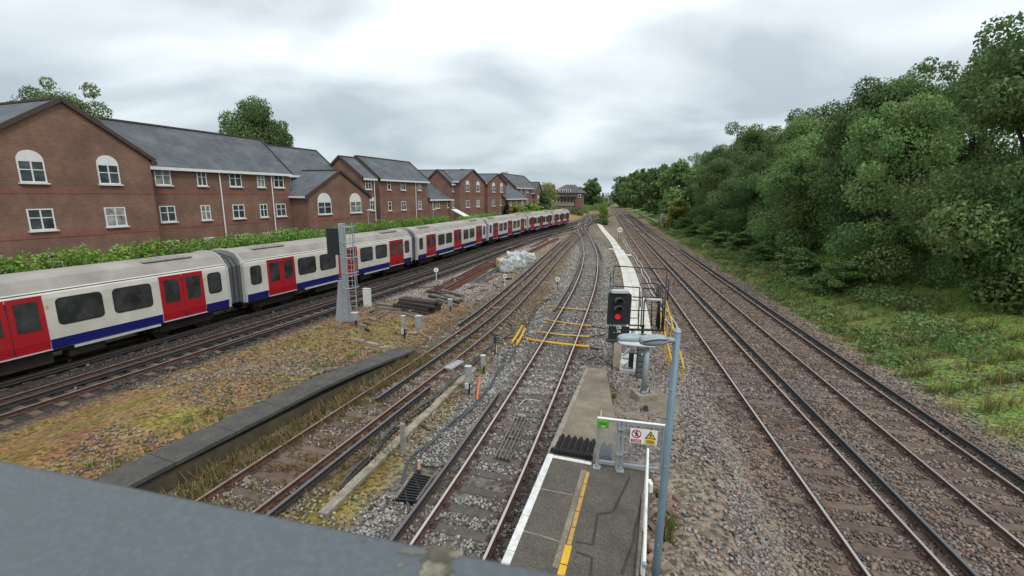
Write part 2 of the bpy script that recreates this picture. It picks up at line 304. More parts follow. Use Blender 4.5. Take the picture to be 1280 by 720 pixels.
def inst(name, me, parent=None, loc=(0, 0, 0), rz=0, scale=None):
    o = bpy.data.objects.new(name, me); C.objects.link(o); o.location = loc; o.rotation_euler = (0, 0, rz)
    if scale: o.scale = scale
    if parent is not None: o.parent = parent
    return o
def dup(root, loc=None, rz=None, label=None, scale=None):
    def cp(o, par):
        c = o.copy(); C.objects.link(c)
        if par is not None: c.parent = par
        for ch in list(o.children): cp(ch, c)
        return c
    r = cp(root, None)
    if loc is not None: r.location = loc
    if rz is not None: r.rotation_euler = (0, 0, rz)
    if scale is not None: r.scale = scale
    if label: r['label'] = label
    return r
def np_mesh(name, V, Fq, mats, tint=None, per=4):
    me = bpy.data.meshes.new(name); nv, nf = len(V), len(Fq); k = Fq.shape[1]
    me.vertices.add(nv); me.vertices.foreach_set('co', V.astype(np.float32).ravel())
    me.loops.add(nf * k); me.loops.foreach_set('vertex_index', Fq.astype(np.int32).ravel())
    me.polygons.add(nf); me.polygons.foreach_set('loop_start', np.arange(0, nf * k, k, dtype=np.int32))
    me.update(calc_edges=True)
    if tint is not None:
        a = me.color_attributes.new('tint', 'FLOAT_COLOR', 'POINT'); c = np.ones((nv, 4), np.float32); c[:, :3] = tint; a.data.foreach_set('color', c.ravel())
    for m in (mats if isinstance(mats, (list, tuple)) else [mats]): me.materials.append(m)
    me.validate(); return me
def text_part(name, s, size, m, parent, loc, rot, ext=.004, align='CENTER'):
    cu = bpy.data.curves.new(name, 'FONT'); cu.body = s; cu.size = size; cu.extrude = ext; cu.align_x = align; cu.align_y = 'CENTER'; cu.resolution_u = 3
    o = bpy.data.objects.new(name, cu); C.objects.link(o)
    me = bpy.data.meshes.new_from_object(o.evaluated_get(bpy.context.evaluated_depsgraph_get())); bpy.data.objects.remove(o)
    me.materials.clear(); me.materials.append(m); me.name = name
    o = bpy.data.objects.new(name, me); C.objects.link(o); o.parent = parent; o.location = loc; o.rotation_euler = rot
    return o

# ---------------------------------------------------------------- polylines
def spline(pts, step=1.5, n_sub=24):
    P = [Vector((p[0], p[1])) for p in pts]; P = [P[0] * 2 - P[1]] + P + [P[-1] * 2 - P[-2]]; raw = []
    for i in range(1, len(P) - 2):
        p0, p1, p2, p3 = P[i - 1:i + 3]; L = [max((b - a).length ** .5, 1e-3) for a, b in ((p0, p1), (p1, p2), (p2, p3))]
        m1 = ((p1 - p0) / L[0] ** 2 * 1 - 0 * p0); d12 = (p2 - p1)
        t1 = (p1 - p0) / (L[0] ** 2) ; t2 = (p2 - p1) / (L[1] ** 2); t3 = (p3 - p2) / (L[2] ** 2)
        w = L[1] ** 2
        a = (t1 * L[1] ** 2 + t2 * L[0] ** 2) / (L[0] ** 2 + L[1] ** 2) * w; b = (t2 * L[2] ** 2 + t3 * L[1] ** 2) / (L[1] ** 2 + L[2] ** 2) * w
        for k in range(n_sub):
            t = k / n_sub; raw.append((2 * t**3 - 3 * t**2 + 1) * p1 + (t**3 - 2 * t**2 + t) * a + (-2 * t**3 + 3 * t**2) * p2 + (t**3 - t**2) * b)
    raw.append(P[-2]); outp = [raw[0]]; acc = 0
    for a, b in zip(raw, raw[1:]):
        L = (b - a).length
        while acc + L >= step:
            f = (step - acc) / L; a = a + (b - a) * f; outp.append(a); L = (b - a).length; acc = 0
        acc += L
    return outp
def tangents(pl): return [(pl[min(i + 1, len(pl) - 1)] - pl[max(i - 1, 0)]).normalized() for i in range(len(pl))]
def offset(pl, d):    # positive = right of travel
    return [p + Vector((t.y, -t.x)) * d for p, t in zip(pl, tangents(pl))]
def sub(pl, y0, y1): return [p for p in pl if y0 <= p.y <= y1]
def sweep(mb, pl, prof, z=0.0, k=0):
    n = len(prof); vs = []; T = tangents(pl)
    for p, t in zip(pl, T):
        r = Vector((t.y, -t.x))
        for u, w in prof: q = p + r * u; vs.append((q.x, q.y, z + w))
    fs = [(i * n + j, i * n + (j + 1) % n, (i + 1) * n + (j + 1) % n, (i + 1) * n + j) for i in range(len(pl) - 1) for j in range(n)]
    fs += [tuple(range(n - 1, -1, -1)), tuple(range((len(pl) - 1) * n, len(pl) * n))]
    mb.add(vs, fs, k)
RAILP = [(-.07, -.15), (.07, -.15), (.07, -.138), (.012, -.115), (.012, -.045), (.035, -.035), (.035, -.004), (.028, 0), (-.028, 0), (-.035, -.004), (-.035, -.035), (-.012, -.045), (-.012, -.115), (-.07, -.138)]
CONDP = [(-.06, -.08), (.06, -.08), (.06, -.06), (.022, -.045), (.022, .01), (.042, .02), (.042, .055), (.034, .062), (-.034, .062), (-.042, .055), (-.042, .02), (-.022, .01), (-.022, -.045), (-.06, -.06)]

T1 = spline([(-4.3, -3), (-1.19, 7.6), (-.62, 9.56), (.64, 14.2), (2.83, 22.63), (5.33, 32.8), (8.72, 50), (11.4, 69.7), (14.35, 95.2), (20.5, 130), (28.4, 168), (44.5, 245), (62, 310)])
T2 = spline([(-10.3, -3), (-7.55, 5), (-4.5, 14), (-2.79, 19), (-1.36, 23.7), (.63, 31.85), (4.6, 50), (8.9, 69.4), (14.0, 92), (17.6, 112)])
T4 = spline([(-29, -12), (-24.6, 0), (-18.8, 16), (-13.0, 32), (-9.75, 41.5), (-4.5, 59.4), (.93, 76.3), (6.4, 90.3), (11, 102), (17.6, 120), (27, 150), (39.5, 195), (57, 260), (78, 330)])
T3 = offset(T4, 3.4)
T5 = spline([(5.5, -3), (11.8, 30.2), (19.5, 70.4), (32.6, 137), (46, 205), (64, 280), (92, 360)])
T6 = offset(T5, 3.5)
def _p(pl, y): q = min(pl, key=lambda p: abs(p.y - y)); return (q.x, q.y)
def blend(A, B, ys):      # a crossover leaving A and joining B
    n = len(ys) - 1; r = []
    for i, y in enumerate(ys): a, b = _p(A, y), _p(B, y); k = i / n; k = k * k * (3 - 2 * k); r.append((a[0] + (b[0] - a[0]) * k, y))
    return spline(r)
def pdist(X, Y, pl):        # signed distance, positive right
    best = np.full(X.shape, 1e9); sg = np.zeros(X.shape); P = pl[::3] + [pl[-1]]
    for a, b in zip(P, P[1:]):
        d = b - a; L2 = d.length_squared
        if L2 < 1e-9: continue
        t = np.clip(((X - a.x) * d.x + (Y - a.y) * d.y) / L2, 0, 1); qx = X - a.x - t * d.x; qy = Y - a.y - t * d.y
        dd = np.hypot(qx, qy); s = np.sign(qx * d.y - qy * d.x); m = dd < best; best = np.where(m, dd, best); sg = np.where(m, s, sg)
    return best * sg
_lat = rng.random((64, 64))
def vnoise(X, Y, sc):
    x = np.asarray(X) * sc + 400; y = np.asarray(Y) * sc + 400; xi = np.floor(x).astype(int); yi = np.floor(y).astype(int); fx = x - xi; fy = y - yi
    fx = fx * fx * (3 - 2 * fx); fy = fy * fy * (3 - 2 * fy); g = lambda i, j: _lat[i % 64, j % 64]
    return (g(xi, yi) * (1 - fx) + g(xi + 1, yi) * fx) * (1 - fy) + (g(xi, yi + 1) * (1 - fx) + g(xi + 1, yi + 1) * fx) * fy
def fbm(X, Y, sc): return .5 * vnoise(X, Y, sc) + .3 * vnoise(X + 31, Y + 7, sc * 2.3) + .2 * vnoise(X + 11, Y + 57, sc * 5.1)
GZ = -.17; SLEEPERS = []
def fields(X, Y):
    d1, d2, d3, d4, d5 = (pdist(X, Y, T) for T in (T1, T2, T3, T4, T5)); return d1, d2, d3, d4, d5
def gheight(X, Y, fl=None):
    d1, d2, d3, d4, d5 = fl or fields(X, Y)
    z = np.full(X.shape, GZ)
    z = z + np.clip((d5 - 7.0) * .24, 0, 2.9) * np.clip((420 - Y) / 40, 0, 1)
    z = z + np.clip((-d4 - 4.5) * .35, 0, .9) * np.clip((420 - Y) / 40, 0, 1)
    # made ground beside the platform and ramp, and behind the old platform edge
    z = z + .86 * np.clip((d1 - 2.3) / .35, 0, 1) * np.clip((6.4 - d1) / 1.3, 0, 1) * np.clip((15.2 - Y) / 5.2, 0, 1) * np.clip((-d5 - 1.9) / .6, 0, 1)
    z = z + .60 * np.clip((-d2 - 2.15) / .3, 0, 1) * np.clip((19.5 - Y) / 4.2, 0, 1) * np.clip((d3 - 2.5) / 3, 0, 1)
    flat = (np.abs(d1) < 2) | (np.abs(d2) < 2) | (np.abs(d3) < 2) | (np.abs(d4) < 2) | (np.abs(d5) < 2) | (np.abs(d5 - 3.5) < 2)
    near = (Y < 130)
    z = z + np.where(flat | ~near, 0, (fbm(X, Y, .9) - .5) * .16)
    return z
def gtint(X, Y, fl=None):
    d1, d2, d3, d4, d5 = fl or fields(X, Y)
    n1, n2, n3 = fbm(X, Y, .35), fbm(X + 90, Y + 33, .6), fbm(X + 17, Y + 71, 1.4)
    col = np.zeros(X.shape + (3,)); S3 = lambda m, c, w=1.0: col.__setitem__(slice(None), col * (1 - (m * w)[..., None]) + np.array(c) * (m * w)[..., None])
    sm = lambda v, a, b: np.clip((v - a) / (b - a), 0, 1)
    one = np.ones(X.shape)
    S3(one, (.185, .145, .105))
    # storage ground between the sidings: pinkish gravel further off, red brown soil near
    left2 = sm(-d2, 1.2, 2.2) * sm(d3, 1.4, 2.2)
    S3(left2, (.25, .205, .18)); S3(left2 * sm(27.5 + 5 * n1 - Y, 0, 2.5), (.195, .115, .065)); S3(left2 * sm(n2, .50, .62) * sm(36 - Y, 0, 8), (.19, .145, .06), .6)
    S3(left2 * sm(4.5 + d2, 0, 1.5) * sm(n1, .40, .56), (.195, .15, .065), .6)
    S3(left2 * sm(24 + 2 * n1 - Y, 0, 1.5) * sm(-d2, 3, 4) * sm(n3, .4, .6), (.15, .13, .03), .6)
    # strip between the two nearest tracks
    mid = sm(d2, .9, 1.7) * sm(-d1, 1.7, 2.6)
    S3(mid, (.21, .16, .08)); S3(mid * sm(n2, .45, .6), (.215, .18, .05), .85); S3(mid * sm(n1, .52, .66), (.15, .075, .04), .7); S3(mid * sm(Y, 30, 45), (.16, .125, .09), .9)
    # track beds
    b1 = sm(2.6 - np.abs(d1), 0, .5); S3(b1, (.215, .20, .172)); S3(sm(.5 - np.abs(np.abs(d1) - .85), 0, .35), (.15, .095, .065), .65); S3(b1 * sm(Y, 60, 75), (.13, .115, .10), .8)
    b2 = sm(1.6 - np.abs(d2), 0, .5); S3(b2, (.20, .15, .11)); S3(b2 * sm(n2, .5, .65), (.155, .13, .05), .6); S3(b2 * sm(n3, .5, .68), (.14, .07, .045), .6)
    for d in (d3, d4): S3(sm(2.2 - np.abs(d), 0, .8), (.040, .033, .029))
    br = sm(2.3 - np.abs(d5 - 0), 0, .6) + sm(2.3 - np.abs(d5 - 3.5), 0, .6); br = np.clip(br, 0, 1); S3(br, (.165, .115, .085)); S3(br * sm(n3, .5, .65), (.12, .08, .062), .7)
    # between the near track and the right hand pair
    r = sm(d1, 2.4, 3.2) * sm(-d5, 1.6, 2.3); S3(r, (.195, .15, .112)); S3(r * sm(n2, .45, .6), (.205, .175, .15), .8); S3(r * sm(n1, .58, .66) * sm(Y, 35, 60), (.17, .15, .05), .8)
    S3(r * sm(24 - Y, 0, 3) * sm(d1, 3.6, 4.2), (.215, .18, .155), .6); S3(r * sm(16 - Y, 0, 2) * sm(d1, 2.4, 3), (.175, .145, .112), .6)
    # grassy bank and far ground
    g = sm(d5, 5.7, 7.0); S3(g, (.115, .175, .045)); S3(g * sm(n3, .5, .65), (.17, .18, .06), .7)
    h = sm(-d4, 3, 4.2); S3(h, (.14, .12, .07)); S3(h * sm(-d4, 6, 8), (.11, .105, .10)); S3(h * sm(Y, 85, 110) * sm(9 + d4, 0, 3), (.26, .20, .085), .9)
    far = sm(np.hypot(X, Y), 330, 420); S3(far, (.07, .10, .04))
    j = sm(d3, 1.5, 3) * sm(-d5, 1.5, 3) * sm(Y, 85, 110); S3(j, (.12, .10, .085), .8)
    return np.clip((col - col.mean(-1, keepdims=True)) * 1.12 + col.mean(-1, keepdims=True), .004, 1) * .97

# ---------------------------------------------------------------- ground sheet
def axis(a, b, step, lim, grow=1.28):
    v = list(np.arange(a, b + 1e-6, step)); s = step
    while v[-1] < lim: s *= grow; v.append(v[-1] + s)
    s = step
    while v[0] > -lim: s *= grow; v.insert(0, v[0] - s)
    return np.array(v)
gx = axis(-36, 46, .42, 1800, 1.15); gy = axis(-4, 70, .42, 1800, 1.09); gy = gy[gy > -60]
GX, GY = np.meshgrid(gx, gy); fl = fields(GX, GY); GH = gheight(GX, GY, fl); GT = gtint(GX, GY, fl); GT *= (1 - .45 * np.clip((2.8 - np.minimum(np.abs(fl[0]), np.abs(fl[1]))) / .7, 0, 1) * np.clip((46 - GY) / 22, 0, 1))[..., None]   # shade of the gaps between ballast stones, painted into the ground tint
V = np.stack([GX, GY, GH], -1).reshape(-1, 3); ny, nx = GX.shape
I = np.arange(ny * nx).reshape(ny, nx); FQ = np.stack([I[:-1, :-1], I[:-1, 1:], I[1:, 1:], I[1:, :-1]], -1).reshape(-1, 4)
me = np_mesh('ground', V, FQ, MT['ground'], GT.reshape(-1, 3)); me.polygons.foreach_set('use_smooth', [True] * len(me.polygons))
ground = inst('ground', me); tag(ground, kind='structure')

# ---------------------------------------------------------------- tracks
def track(label, pl, y0, y1, y_ind, rail_m, sl_m, conds=(), sp=.68, rz=0.0, bed=True, group='railway tracks of the junction', chairs=45):
    c = sub(pl, y0, y1); base = c[0]
    t = thing('railway_track', label, 'railway track', (base.x, base.y, GZ), 0)
    for s in (-1, 1):
        mb = MB(); sweep(mb, offset(c, s * .7525), RAILP, rz); mb.build('rail', rail_m, t, True)
    for off, a, b in conds:
        mb = MB(); pc = sub(offset(pl, off), a, b)
        if len(pc) > 1:
            sweep(mb, pc, CONDP); o = mb.build('conductor_rail', MT['cond'], t, True)
            mi = MB()
            for p in pc[::2]:
                if p.y < 60: mi.tube([(p.x, p.y, -.17), (p.x, p.y, -.085)], [.07, .05], 7)
            if mi.v: mi.build('insulators', MT['concrete'], t, True)['kind'] = 'stuff'
    if not bed: return t
    # sleepers
    fine = spline([(p.x, p.y) for p in c], sp, 6); T = tangents(fine); rest = MB(); ch = MB()
    sm_ = MB(); sm_.bevbox((0, 0, 0), (2.6, .25, .13), .012); proto = None; k = 0
    for p, tt in zip(fine, T):
        a = math.atan2(tt.y, tt.x) - PI / 2; SLEEPERS.append((p.x, p.y, tt.x, tt.y))
        if p.y < y_ind and k < 298:
            if proto is None: proto = sm_.build('sleeper', sl_m, t); o = proto
            else: o = inst('sleeper', proto.data, t)
            o.location = (p.x - base.x + random.uniform(-.02, .02), p.y - base.y, -.215 - GZ + random.uniform(-.006, .008)); o.rotation_euler = (random.uniform(-.01, .01), random.uniform(-.006, .006), a + random.uniform(-.012, .012)); k += 1
        elif p.y < 170: rest.box((p.x, p.y, -.213), (2.6, .25, .13), a)
        if p.y < chairs:
            for s in (-1, 1):
                q = p + Vector((tt.y, -tt.x)) * s * .7525
                ch.box((q.x, q.y, -.138), (.36, .17, .03), a); 
                for s2 in (-1, 1): w = q + Vector((tt.y, -tt.x)) * s2 * .085; ch.box((w.x, w.y, -.10), (.055, .10, .06), a)
    if rest.v: rest.build('far_sleepers', sl_m, t, True)['kind'] = 'stuff'
    if ch.v: ch.build('rail_chairs', MT['chair'], t, True)['kind'] = 'stuff'
    return t
track('nearest railway track, grey ballast and bright rails, running beside the platform ramp', T1, -2.5, 310, 62, MT['rail'], MT['sleeper'], [(-1.15, -2.5, at(629, 487).y), (-1.15, at(692, 392).y, 54), (1.2, 49, 66)])
track('rusty weed-grown siding track between the timber pile and the nearest track', T2, -2.5, 112, 62, MT['rust_rail'], MT['sleeper_brown'], [(0, at(458, 508).y, 68), (1.17, -2.5, at(540, 476).y), (-1.17, at(561, 413).y, 66)])
track('dark railway track in front of the train', T3, -8, 330, 75, MT['rail'], MT['sleeper_brown'], [(0, -8, 130), (1.2, 18, 110)])
track('railway track under the red and white train', T4, -8, 330, 60, MT['rail'], MT['sleeper_brown'], [(0, -8, 130), (1.2, -6, 100)])
track('crossover rails leaving the dark track for the nearest track near the sapling', blend(T3, T1, [96, 106, 116, 126, 138, 150]), 90, 160, 0, MT['rail'], None, rz=-.005, bed=False)
track('crossover rails joining the nearest track to the dark track at the junction', blend(T1, T3, [76, 88, 100, 112, 124]), 70, 130, 0, MT['rail'], None, rz=-.009, bed=False)
track('curved rails fanning out of the dark track towards the junction', blend(T3, T1, [58, 72, 86, 100, 116]), 56, 120, 0, MT['rail'], None, rz=-.017, bed=False)
track('far crossover rails between the train track and the dark track', blend(T4, T3, [112, 124, 136, 150, 164]), 100, 170, 0, MT['rail'], None, rz=-.013, bed=False)
track('crossover rails between the two right hand tracks', blend(T6, T5, [72, 84, 96, 110, 126]), 60, 130, 0, MT['rail'], None, rz=-.005, bed=False)
track('brown railway track right of the pale walkway', T5, -2.5, 350, 85, MT['rail'], MT['sleeper_brown'], [(1.16, -2.5, 180)])
track('rightmost railway track at the foot of the grassy bank', T6, -2.5, 350, 85, MT['rail'], MT['sleeper_brown'], [(1.16, -2.5, 60), (-1.16, 75, 180)])

# ---------------------------------------------------------------- houses
HU = Vector((.347, .938)).normalized(); HP = Vector((-17.5, 60.0)); HB = Vector((-HU.y, HU.x)); HROT = math.atan2(HU.y, HU.x)
HGZ = .65
def fs(px, o=0.0):          # distance along the terrace line of the sight line through a picture column (at eye height), o = metres in front of the line
    d = ray(px, 243); P = HP - HB * o; den = d.x * HU.y - d.y * HU.x
    t = (P.x * HU.y - P.y * HU.x) / den; q = Vector((d.x * t, d.y * t)) - P
    return q.dot(HU)
def window(parent, x, y, zc, w, h, kind='casement', face='front', sgn=-1):
    # built in the house's own axes: x along the terrace, -y towards the railway
    fr = MB(); gl = MB(); si = MB(); t = .07
    def put(mb, cx, cz, sx, sz, dep, dy):
        if face == 'front': mb.box((x + cx, y + sgn * dy, zc + cz), (sx, dep, sz))
        else: mb.box((x + sgn * dy, y + cx, zc + cz), (dep, sx, sz))
    put(fr, 0, h / 2 - t / 2, w, t, .08, .015); put(fr, 0, -h / 2 + t / 2, w, t, .08, .015)
    for s in (-1, 1): put(fr, s * (w / 2 - t / 2), 0, t, h - 2 * t, .08, .015)
    nv = 2 if w > .75 else 1
    if nv == 2: put(fr, 0, 0, t, h - 2 * t, .074, .012)
    put(fr, 0, h * .08, w - 2 * t, .05, .066, .011)
    put(gl, 0, 0, w - 2 * t, h - 2 * t, .04, .006)
    put(si, 0, -h / 2 - .05, w + .16, .08, .2, .06)
    if kind == 'arch':
        n = 10; pts = [(-w / 2, 0)] + [(-w / 2 * math.cos(PI * i / n), w / 2 * math.sin(PI * i / n) * .95) for i in range(1, n)] + [(w / 2, 0)]
        if face == 'front': fr.extr(pts, (x, y + sgn * .055, zc + h / 2 + .003), (1, 0, 0), (0, 0, 1), (0, -sgn * .09, 0))
        else: fr.extr(pts, (x + sgn * .055, y, zc + h / 2 + .003), (0, 1, 0), (0, 0, 1), (-sgn * .09, 0, 0))
    f = fr.build('window', MT['white'], parent); gl.build('pane', MT['curtain' if random.random() < .3 else 'pane'], f); si.build('sill', MT['white'], f)
def gable_block(label, s0, s1, o, depth, ze, zr, axis='u', wins=(), pipes=(), parent=None, loc0=None, cat='house', group='brick houses of the terrace', bands=((3.55, .3),), roof='slate', wall='brick', lean=False, end_wins=()):
    P = HP + HU * s0 - HB * o; L = s1 - s0
    t = thing('brick_house', label, cat, (P.x, P.y, HGZ), HROT, group)
    ze -= HGZ; zr -= HGZ; D = depth; e = .28
    w = MB(); r = MB(); b = MB()
    if axis == 'u':
        w.extr([(0, -.9), (D, -.9), (D, ze), (D / 2, zr), (0, ze)], (0, 0, 0), (0, 1, 0), (0, 0, 1), (L, 0, 0))
        pit = (zr - ze) / (D / 2)
        for s in (0, 1):
            y0 = -e if s == 0 else D + e; yr = D / 2
            a = (ze - e * pit); 
            poly = [(y0, a + .02), (yr, zr + .02), (yr, zr + .16), (y0, a + .16)]
            r.extr(poly, (-.12, 0, 0), (0, 1, 0), (0, 0, 1), (L + .24, 0, 0))
            b.box((L / 2, y0 + (-.045 if s == 0 else .045), a + .01), (L + .2, .09, .22), k=0)
        rm = MB(); rm.box((L / 2, D / 2, zr + .18), (L + .26, .28, .12))
        vbs = []
        for xe in (-.14, L + .14):
            vb = MB(); vbs.append(vb)
            for s in (0, 1):
                y0 = -e - .03 if s == 0 else D + e + .03
                vb.bar((xe, y0, ze - e * pit + .12), (xe, D / 2, zr + .14), .12, .26)
    else:
        w.extr([(0, -.9), (L, -.9), (L, ze), (L / 2, zr), (0, ze)], (0, 0, 0), (1, 0, 0), (0, 0, 1), (0, D, 0))
        pit = (zr - ze) / (L / 2)
        for s in (0, 1):
            x0 = -e if s == 0 else L + e; a = ze - e * pit
            r.extr([(x0, a + .02), (L / 2, zr + .02), (L / 2, zr + .16), (x0, a + .16)], (0, -.10, 0), (1, 0, 0), (0, 0, 1), (0, D + .1, 0))
            b.box((x0 + (-.045 if s == 0 else .045), D / 2, a + .01), (.09, D - .1, .2))
        rm = MB(); rm.box((L / 2, D / 2, zr + .18), (.28, D + .2, .12))
        vb = MB(); vbs = [vb]
        for s in (0, 1):
            x0 = -e - .02 if s == 0 else L + e + .02
            vb.bar((x0, -.13, ze - e * pit + .1), (L / 2, -.13, zr + .14), .12, .24)
            vb.box((x0 + (.1 if s == 0 else -.1), -.135, ze - e * pit - .08), (.34, .16, .3))
    w.build('wall', MT[wall], t); rf = r.build('roof', MT[roof], t); rm.build('ridge_tiles', MT['barge'], rf); [q.build('bargeboard', MT['barge'], rf) for q in vbs]; b.build('gutter', MT['white'], t)
    for z, h in bands:
        if z < ze: bb = MB(); bb.box((L / 2, -.006, z), (L - .02, .03, h)); bb.build('brick_band', MT['brick_red'], t)
    for (x, zc, ww, hh, kind) in wins: window(t, x, 0, zc - HGZ, ww, hh, kind)
    for (sg, y, zc, ww, hh, kind) in end_wins: window(t, 0 if sg < 0 else L, y, zc - HGZ, ww, hh, kind, 'end', sg)
    for x in pipes:
        pm = MB(); pm.tube([(x, -.12, -.4), (x, -.12, ze - .25), (x, -e, ze - .1)], .055, 6); pm.build('downpipe', MT['white'], t)
    return t
Z3, Z2, Z1 = 7.75, 5.0, 2.35
def rows(s0, o, specs):      # specs: (px, width, [(z, kind)])
    r = []
    for px, w, zs in specs:
        for z, k in zs: r.append((fs(px, o) - s0, z, w, 1.2 if k == 'c' else 1.25, 'casement' if k == 'c' else 'arch'))
    return r
c3 = [(Z3, 'c'), (Z2, 'c'), (Z1, 'c')]; c2 = [(Z2, 'c'), (Z1, 'c')]
# main block with the long slate roof
sB0, sB1 = fs(474.7), fs(535)
gable_block('three storey brick house under the longest slate roof, behind the near train carriages', sB0, sB1, 0, 6.7, 8.6, 11.3, 'u', rows(sB0, 0, [(486.5, .7, c3), (504, 1.15, c3), (524.3, .85, c3)]), (fs(519) - sB0,), bands=((6.0, .35), (3.4, .3)))
# low wing beside it
sC0, sC1 = sB1 + .05, fs(567.5)
gable_block('low two storey brick wing with sloping slate roof, right of the long roofed house', sC0, sC1, .06, 6.9, 5.9, 8.3, 'u', rows(sC0, 0, [(546.3, 1.15, c2), (559.7, .75, c2)]), (fs(539.5) - sC0,), bands=((3.5, .25),))
sE0, sE1 = fs(575.5, 1.6), fs(605.5, 1.6)
gable_block('tall brick gable with arched top windows, left of the two facing the track', sE0, sE1, 1.6, 11, 8.8, 10.8, 'n', rows(sE0, 1.6, [(584.4, 1.3, [(Z3, 'a'), (Z2, 'c'), (Z1, 'c')]), (597.4, 1.3, [(Z3, 'a'), (Z2, 'c'), (Z1, 'c')])]), (), bands=((6.0, .3), (3.4, .3)))
# link with small gable and one window, in front of the left slope of that gable
sD0, sD1 = fs(563, .4), sE0 + .2
gable_block('narrow brick link house with one top window, left of the tall double window gable', sD0, sD1, .4, 4.8, 8.45, 10.5, 'u', rows(sD0, .4, [(567, .9, [(Z3 - .1, 'c'), (Z2, 'c')])]), (fs(571, .4) - sD0,), bands=())
sL0, sL1 = fs(600, -1.2), fs(612, -1.2)
gable_block('recessed brick link house with plain slate roof between the two gables', sL0, sL1, -1.2, 8, 8.5, 11.4, 'u', (), (), bands=((6.0, .3),))
sF0, sF1 = fs(610, 1.6), fs(632.5, 1.6)
gable_block('tall brick gable with arched top windows, right of the two, behind the dark conifer', sF0, sF1, 1.6, 11, 8.8, 10.6, 'n', rows(sF0, 1.6, [(616.8, 1.3, [(Z3, 'a'), (Z2, 'c'), (Z1, 'c')]), (626.6, 1.3, [(Z3, 'a'), (Z2, 'c'), (Z1, 'c')])]), (), bands=((6.0, .3), (3.4, .3)))
sG0, sG1 = fs(644), fs(670)
gable_block('far brick house with hipped looking slate roof near the yellow green tree', sG0, sG1, 0, 7.2, 8.4, 11.4, 'u', rows(sG0, 0, [(651.5, .9, c3), (659.3, 1.1, c3), (665.4, .8, c3)]), (fs(656) - sG0,), bands=((3.5, .3),))
sK0, sK1 = fs(631, 2.2), fs(657.5, 2.2)
gable_block('low brick wing with long slate roof right of the dark conifer', sK0, sK1, 2.2, 8.5, 5.9, 9.3, 'u', rows(sK0, 2.2, [(638.2, .9, c2), (645.5, 1.1, c2), (653.4, .8, c2)]), (fs(651.3, 2.2) - sK0,), bands=())
sH0, sH1 = fs(669.5, 1), fs(677, 1)
gable_block('farthest brick gable with one arched window beside the yellow green tree', sH0, sH1, 1, 9, 7.2, 9.8, 'n', rows(sH0, 1, [(673, 1.5, [(Z2 + .3, 'a')])]), (), bands=())
# near end of the terrace
sA0, sA1 = fs(460.5, 2.4) - 9.4, fs(460.5, 2.4)
gable_block('low brick gable with big arched windows, beside the long roofed house', sA0, sA1, 2.4, 10, 6.4, 8.9, 'n', rows(sA0, 2.4, [(443.5, 1.9, [(5.15, 'a')])]) + [(2.2, 5.15, 1.9, 1.25, 'arch'), (2.2, 2.3, 1.6, 1.2, 'casement'), (fs(444, 2.4) - sA0, 2.3, 1.7, 1.2, 'casement')], (), bands=((3.4, .3),))
sA2, sA3 = fs(453.5, .9), fs(469, .9)
gable_block('narrow brick link house with small slate roof left of the long roofed house', sA2, sA3, .9, 6.2, 8.55, 10.9, 'u', rows(sA2, .9, [(460.7, 1.1, [(Z3, 'c')]), (464.5, .9, [(5.2, 'a'), (2.3, 'c')])]), (fs(467.5, .9) - sA2,), bands=((3.4, .3),))
sM1 = sA2 - .05; sM0 = sM1 - 11
gable_block('brick house with slate roof standing back behind the low arched gable', sM0, sM1, -2.2, 7.4, 8.6, 11.6, 'u', [(1.4, Z3, 1.15, 1.2, 'casement'), (3.6, Z3, .8, 1.2, 'casement')], (), bands=())
sN1 = sA0 - .1; sN0 = sN1 - 13.5
gable_block('three storey brick house nearest the bridge at the left of the terrace', sN0, sN1, .3, 7.0, 8.6, 11.7, 'u', [(x, z, w, 1.2, 'casement') for x, w in ((1.6, 1.15), (4.6, .8), (7.6, 1.15), (10.2, .8), (12.2, 1.15)) for z in (Z3, Z2, Z1)], (6.1, 11.3), bands=((6.0, .35), (3.4, .3)))
sO1 = sN0 - .08; sO0 = sO1 - 9
gable_block('brick gable with three pairs of windows at the leftmost end of the terrace', sO0, sO1, 1.8, 11, 8.9, 11.9, 'n', [(x, z, 1.2, 1.25, k) for x in (2.6, 6.4) for z, k in ((Z3, 'arch'), (Z2, 'casement'), (Z1, 'casement'))], (), bands=((6.0, .3), (3.4, .3)))
# white porch canopy
P = HP + HU * fs(569.5, 2.2) - HB * 2.2
t = thing('porch_canopy', 'sloping white porch canopy on posts between the low wing and the tall gable', 'porch', (P.x, P.y, HGZ), HROT)
mb = MB(); mb.extr([(-2.2, 2.35), (0.3, 3.5), (.3, 3.62), (-2.2, 2.47)], (-1.0, 0, 0), (0, 1, 0), (0, 0, 1), (1.8, 0, 0)); mb.build('canopy', MT['white'], t)
for x in (-.9, .7): mb = MB(); mb.box((x, -2.0, .95), (.1, .1, 2.85)); mb.build('post', MT['white'], t)

